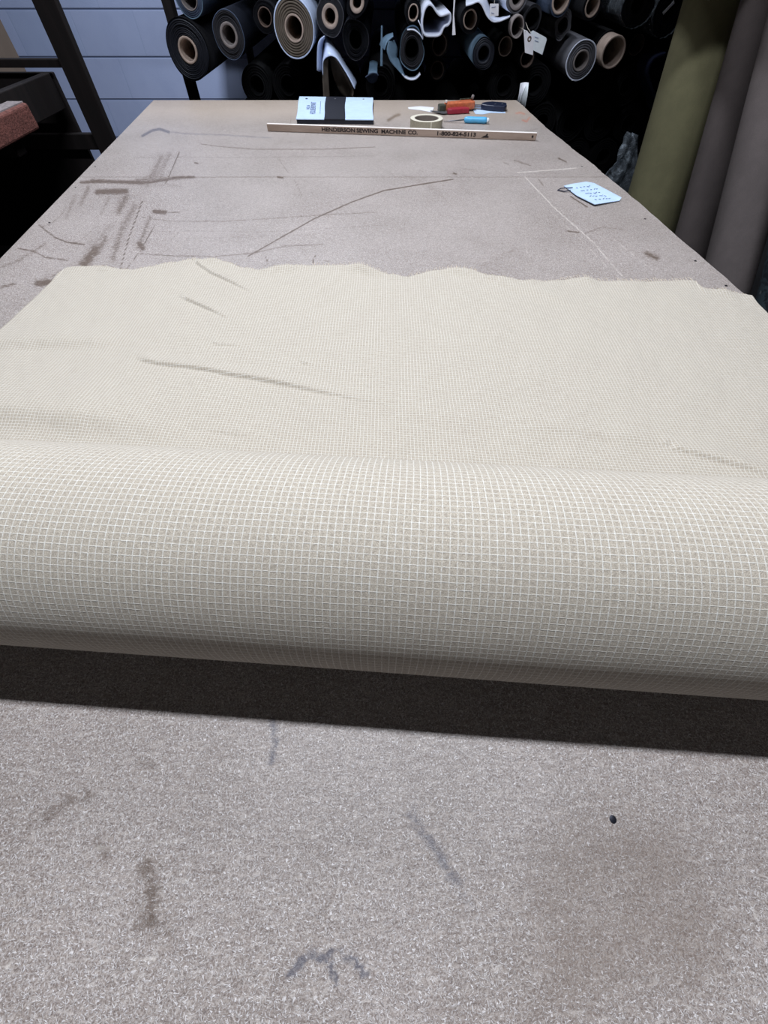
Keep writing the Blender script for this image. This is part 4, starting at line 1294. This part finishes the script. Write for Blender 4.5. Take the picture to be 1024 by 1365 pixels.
mbx.add([P[0], P[5], P[4], P[3], P[2], P[1]] + [p + Vector((0, .0015, 0)) for p in (P[0], P[5], P[4], P[3], P[2], P[1])], [(0, 1, 2, 3, 4, 5), (11, 10, 9, 8, 7, 6)] + [(i, 6 + i, 6 + (i + 1) % 6, (i + 1) % 6) for i in range(6)])
tag(mbx.build('hanging_strip', M['paper']), 'thin white paper strip hanging right of the star shaped roll', 'paper')
mbx = MB()
P = [W(a, b_, y=2.385) for a, b_ in ((508, 34), (510, 34), (510, 88), (507, 88))]
mbx.add([P[0], P[3], P[2], P[1]] + [p + Vector((0, .0015, 0)) for p in (P[0], P[3], P[2], P[1])], [(0, 1, 2, 3), (7, 6, 5, 4), (0, 4, 5, 1), (1, 5, 6, 2), (2, 6, 7, 3), (3, 7, 4, 0)])
tag(mbx.build('hanging_strip', M['bluegrey']), 'thin grey strip hanging left of the grey blue flap', 'paper')

# black rolls filling the rest of the rack
zt0, zt1 = 0.42, 1.33
rf = 0.066
cnt = 0
row = 0
z = zt0
while z < zt1:
    x = xl + 0.10 + (rf * 1.03 if row % 2 else 0)
    while x < 1.42:
        ok = all((x - X) ** 2 + (z - Z) ** 2 > (rf + R + .004) ** 2 for X, Z, R in ROLLS_XZ[:])
        if ok:
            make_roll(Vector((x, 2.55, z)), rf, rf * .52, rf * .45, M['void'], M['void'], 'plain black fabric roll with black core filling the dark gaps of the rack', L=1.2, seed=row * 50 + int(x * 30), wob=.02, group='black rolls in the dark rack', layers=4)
            cnt += 1
        x += rf * 2.08
    z += rf * 1.83
    row += 1
print('filler rolls', cnt)

# ------------------------------------------------------------------ standing rolls at the right
def standing_roll(name, top, bottom, R, mat, label, flap=None, seed=0, squash=.9):
    """top/bottom: points on the axis"""
    e = empty(name, Vector((bottom.x, bottom.y, 0)), label, 'fabric roll')
    ax_ = (top - bottom).normalized()
    A = ax_.orthogonal().normalized(); Bv = ax_.cross(A)
    n, ns = 72, 26
    vv, ff = [], []
    for j in range(ns + 1):
        p = bottom.lerp(top, j / ns)
        for k in range(n):
            th = 2 * math.pi * k / n
            w = 1 + .012 * math.sin(3 * th + j * .25 + seed) + .008 * math.sin(5 * th - j * .4)
            off = A * math.cos(th) * R * w + Bv * math.sin(th) * R * w
            vv.append(p + off)
    for j in range(ns):
        for k in range(n):
            k2 = (k + 1) % n
            ff.append((j * n + k, j * n + k2, (j + 1) * n + k2, (j + 1) * n + k))
    # rolled ends
    for base, sgn in ((0, -1), (ns * n, 1)):
        prev = [base + k for k in range(n)]
        for j in range(1, 9):
            rr = 1 - j / 10
            st_ = len(vv)
            cpt = bottom if sgn < 0 else top
            for k in range(n):
                th = 2 * math.pi * k / n
                vv.append(cpt + (A * math.cos(th) + Bv * math.sin(th)) * R * rr - ax_ * sgn * (.006 if j % 2 else 0))
            cur = list(range(st_, st_ + n))
            for k in range(n):
                k2 = (k + 1) % n
                q = (prev[k], prev[k2], cur[k2], cur[k])
                ff.append(q if sgn > 0 else q[::-1])
            prev = cur
    mesh_obj('wound_cloth', vv, ff, mat, e, True)
    # cardboard tube showing at the top
    mbx = MB(); r0 = R * .2
    mbx.tube([top - ax_ * .25, top + ax_ * .02], r0, 24); mbx.build('cardboard_tube', M['tube'], e, smooth=True)
    # loose outer edge of the cloth
    if flap:
        thf = flap
        vv, ff = [], []
        for j in range(ns + 1):
            p = bottom.lerp(top, j / ns)
            for k in range(7):
                th = thf + k * .10
                rr = R * 1.012 + .003 + .010 * (k / 6) ** 2
                vv.append(p + (A * math.cos(th) + Bv * math.sin(th)) * rr)
        for j in range(ns):
            for k in range(6):
                a = j * 7 + k
                ff.append((a, a + 1, a + 8, a + 7))
        o = mesh_obj('loose_edge', vv, ff, mat, e, True)
        s = o.modifiers.new('t', 'SOLIDIFY'); s.thickness = .003
    return e


def axis_from_px(pa, ya, pb, yb, ztop):
    """axis through two pixel points at depths ya (upper) and yb (lower), run from the floor to ztop"""
    a, b_ = W(*pa, y=ya), W(*pb, y=yb)
    d = a - b_
    t0 = (0.004 - b_.z) / d.z; t1 = (ztop - b_.z) / d.z
    return b_ + d * t1, b_ + d * t0
t_, b_ = axis_from_px((951, 30), 1.86, (867, 290), 1.70, 1.45)
standing_roll('standing_fabric_roll', t_, b_, 0.098, M['olive'], 'fat olive green fabric roll standing upright right of the table', flap=None, seed=1)
t_, b_ = axis_from_px((1002, 68), 1.66, (922, 330), 1.48, 1.45)
standing_roll('standing_fabric_roll', t_, b_, 0.060, M['brownA'], 'slim brown grey fabric roll standing between the olive and taupe rolls', seed=2)
t_, b_ = axis_from_px((1048, 90), 1.40, (979, 335), 1.22, 1.45)
standing_roll('standing_fabric_roll', t_, b_, 0.062, M['brownB'], 'taupe fabric roll standing right of the slim brown grey roll', seed=3)
t_, b_ = axis_from_px((1066, 320), 1.10, (1044, 400), 1.04, 1.40)
standing_roll('standing_fabric_roll', t_, b_, 0.055, M['floral'], 'dark teal patterned fabric roll at the right edge of the photo', seed=4)
# unseen shelf added above the standing rolls to shade their tops
os_ = empty('shade_shelf', (1.2, 1.9, 1.52), 'unseen dark shelf added to shade the standing rolls', 'shelf')
mbx = MB(); mbx.box((1.175, 1.93, 1.52), (1.15, 0.90, 0.03)); mbx.build('shelf_board', M['rackdark'], os_)  # unseen board added to shade the standing rolls
for y in (1.55, 2.25):
    mbx = MB(); mbx.add([Vector((1.75, y + d_, 1.505)) for d_ in (-.02, .02)] + [Vector((1.30, y + d_, 1.505)) for d_ in (-.02, .02)] + [Vector((1.75, y + d_, 1.2)) for d_ in (-.02, .02)],
                        [(0, 2, 4), (1, 5, 3), (0, 1, 3, 2), (2, 3, 5, 4), (4, 5, 1, 0)]); mbx.build('shade_shelf_bracket', M['rackdark'], os_)
# clear plastic wrapped bundle behind the olive roll
pl_ = empty('plastic_bundle', Vector((0.85, 2.03, 0)), 'crinkled clear plastic wrap hanging between the olive roll and the table', 'plastic wrap')
vv, ff = [], []
ptsL = [(836, 176), (829, 198), (816, 220), (800, 240), (786, 262)]
ptsR = [(852, 180), (850, 205), (846, 232), (842, 262), (836, 285)]
mseg = 8
for i in range(len(ptsL)):
    for sub in range(3 if i < len(ptsL) - 1 else 1):
        tq = sub / 3
        j = min(i + 1, len(ptsL) - 1)
        la = (ptsL[i][0] + (ptsL[j][0] - ptsL[i][0]) * tq, ptsL[i][1] + (ptsL[j][1] - ptsL[i][1]) * tq)
        ra = (ptsR[i][0] + (ptsR[j][0] - ptsR[i][0]) * tq, ptsR[i][1] + (ptsR[j][1] - ptsR[i][1]) * tq)
        A, Bq = W(*la, y=2.04), W(*ra, y=2.03)
        for k in range(mseg + 1):
            p = A.lerp(Bq, k / mseg)
            p.y += .014 * math.sin(k * 1.7 + i * 2.1 + sub) + random.uniform(-.008, .008)
            vv.append(p)
rows = len(vv) // (mseg + 1)
for i in range(rows - 1):
    for k in range(mseg):
        a = i * (mseg + 1) + k
        ff.append((a, a + 1, a + mseg + 2, a + mseg + 1))
o = mesh_obj('wrap_sheet', vv, ff, M['plastic'], pl_, True)
s = o.modifiers.new('t', 'SOLIDIFY'); s.thickness = .001

# ------------------------------------------------------------------ dark rack at the left
lr = empty('wooden_rack', (-1.6, 2.2, 0), 'dark wooden rack with horizontal rails left of the table', 'rack')
def lbox(name, c, s, rz=0, mat='rackdark', bev=.003):
    mbx = MB(); mbx.box(c, s, rz); return mbx.build(name, M[mat], lr, bevel=bev)
pxr = W(76, 0, y=2.2); 
xp = (W(62, 0, y=2.2).x + W(135, 187, y=2.2).x) / 2
wp = 29 * SC(90, 90, 2.2)
lbox('post', (xp, 2.215, 1.1), (wp, 0.03, 2.2))
lbox('post', (xp - 1.5, 2.24, 1.1), (wp, 0.08, 2.2))
lbox('post', (xp - 0.04, 0.7, 0.446), (wp, 0.08, 0.892))
lbox('post', (xp - 1.5, 0.6, 0.48), (wp, 0.08, 0.96))
z1 = W(40, 80.5, y=2.2).z; z0 = W(40, 92.5, y=2.2).z
lbox('rail', (xp - .75, 2.246, (z0 + z1) / 2), (1.5, 0.03, z1 - z0))
z1 = W(115, 181.5, y=2.2).z; z0 = W(125, 203, y=2.2).z
lbox('rail', (xp - .75, 2.246, (z0 + z1) / 2), (1.5, 0.03, z1 - z0))
# inner board beside the gap
gx = (W(96, 152, y=2.26).x + W(124, 217, y=2.26).x) / 2
lbox('end_panel', (gx - .40, 2.27, 0.55), (.80, 0.02, 0.86))
# long side boards running toward the camera
A, Bq = W(0, 122, y=1.70), W(92, 88, y=2.2)
lbox('side_board', (-1.285, 1.42, 0.9365), (0.03, 1.60, 0.097))
lbox('rail', (-1.285, 1.74, 0.875), (0.15, 0.05, 0.030))
lbox('shelf_board', (xp - .86, 1.42, 0.905), (1.46, 1.56, 0.02))
lbox('shelf_board', (xp - .75, 1.42, 0.40), (1.46, 1.56, 0.02))

# reddish beam lying along the near side of the rack
f1 = W(55, 175, z=None, y=1.86)
bm_ = empty('timber_beam', (-1.17, 1.3, 0.82), 'reddish brown beam with a pale grey top lying along the left rack', 'beam')
tpz = W(36, 136, y=1.86).z; btz = W(52, 172, y=1.86).z
bx = W(46, 155, y=1.86).x
mbx = MB(); mbx.box((bx - .03, 1.22, (tpz + btz) / 2), (0.06, 1.28, tpz - btz)); mbx.build('timber', M['rust'], bm_, bevel=.008, seg=3)
mbx = MB(); mbx.box((bx - .035, 1.22, tpz + .001), (0.05, 1.27, .004)); o = mbx.build('grey_top', M['greytop'], bm_); o['label'] = 'pale grey top'  # thin slab makes the beam top paler and greyer than its sides
# brown carton standing in the rack
cxr = W(15, 54, y=3.13).x
mbx = MB(); mbx.box((cxr - .35, 2.95, 0.70), (.70, .36, 1.40)); tag(mbx.build('carton', M['carton'], bevel=.004), 'tall brown carton behind the dark rack at the left wall', 'carton')

# ------------------------------------------------------------------ light
def area(name, loc, rot, sx, sy, power, col):
    l = bpy.data.lights.new(name, 'AREA')
    l.shape = 'RECTANGLE'; l.size = sx; l.size_y = sy
    l.energy = power; l.color = col
    o = bpy.data.objects.new(name, l)
    o.location = loc; o.rotation_euler = rot
    COL.objects.link(o)
    return o
COOL = (0.84, 0.90, 1.0)
area('tube_light_near', (0.0, 0.62, TZ + 1.95), (0, 0, ROT), 1.25, 0.08, 57, COOL)
area('tube_light_far', (-0.55, 2.55, 3.1), (0, 0, math.radians(90)), 1.25, 0.10, 62, COOL)
area('fill_light_behind', (0.2, -1.6, 3.3), (0, 0, 0), 1.2, 1.2, 4, COOL)  # added soft fill behind the camera, lifts the shadow under the roll

w = bpy.data.worlds.new('world')
scene.world = w
w.use_nodes = True
w.node_tree.nodes['Background'].inputs[0].default_value = (0.5, 0.6, 0.8, 1)
w.node_tree.nodes['Background'].inputs[1].default_value = 0.02

vs_ = scene.view_settings
vs_.view_transform = 'Standard'
vs_.look = 'None'
vs_.gamma = 1.0
vs_.use_curve_mapping = False
vs_.exposure = 0.0
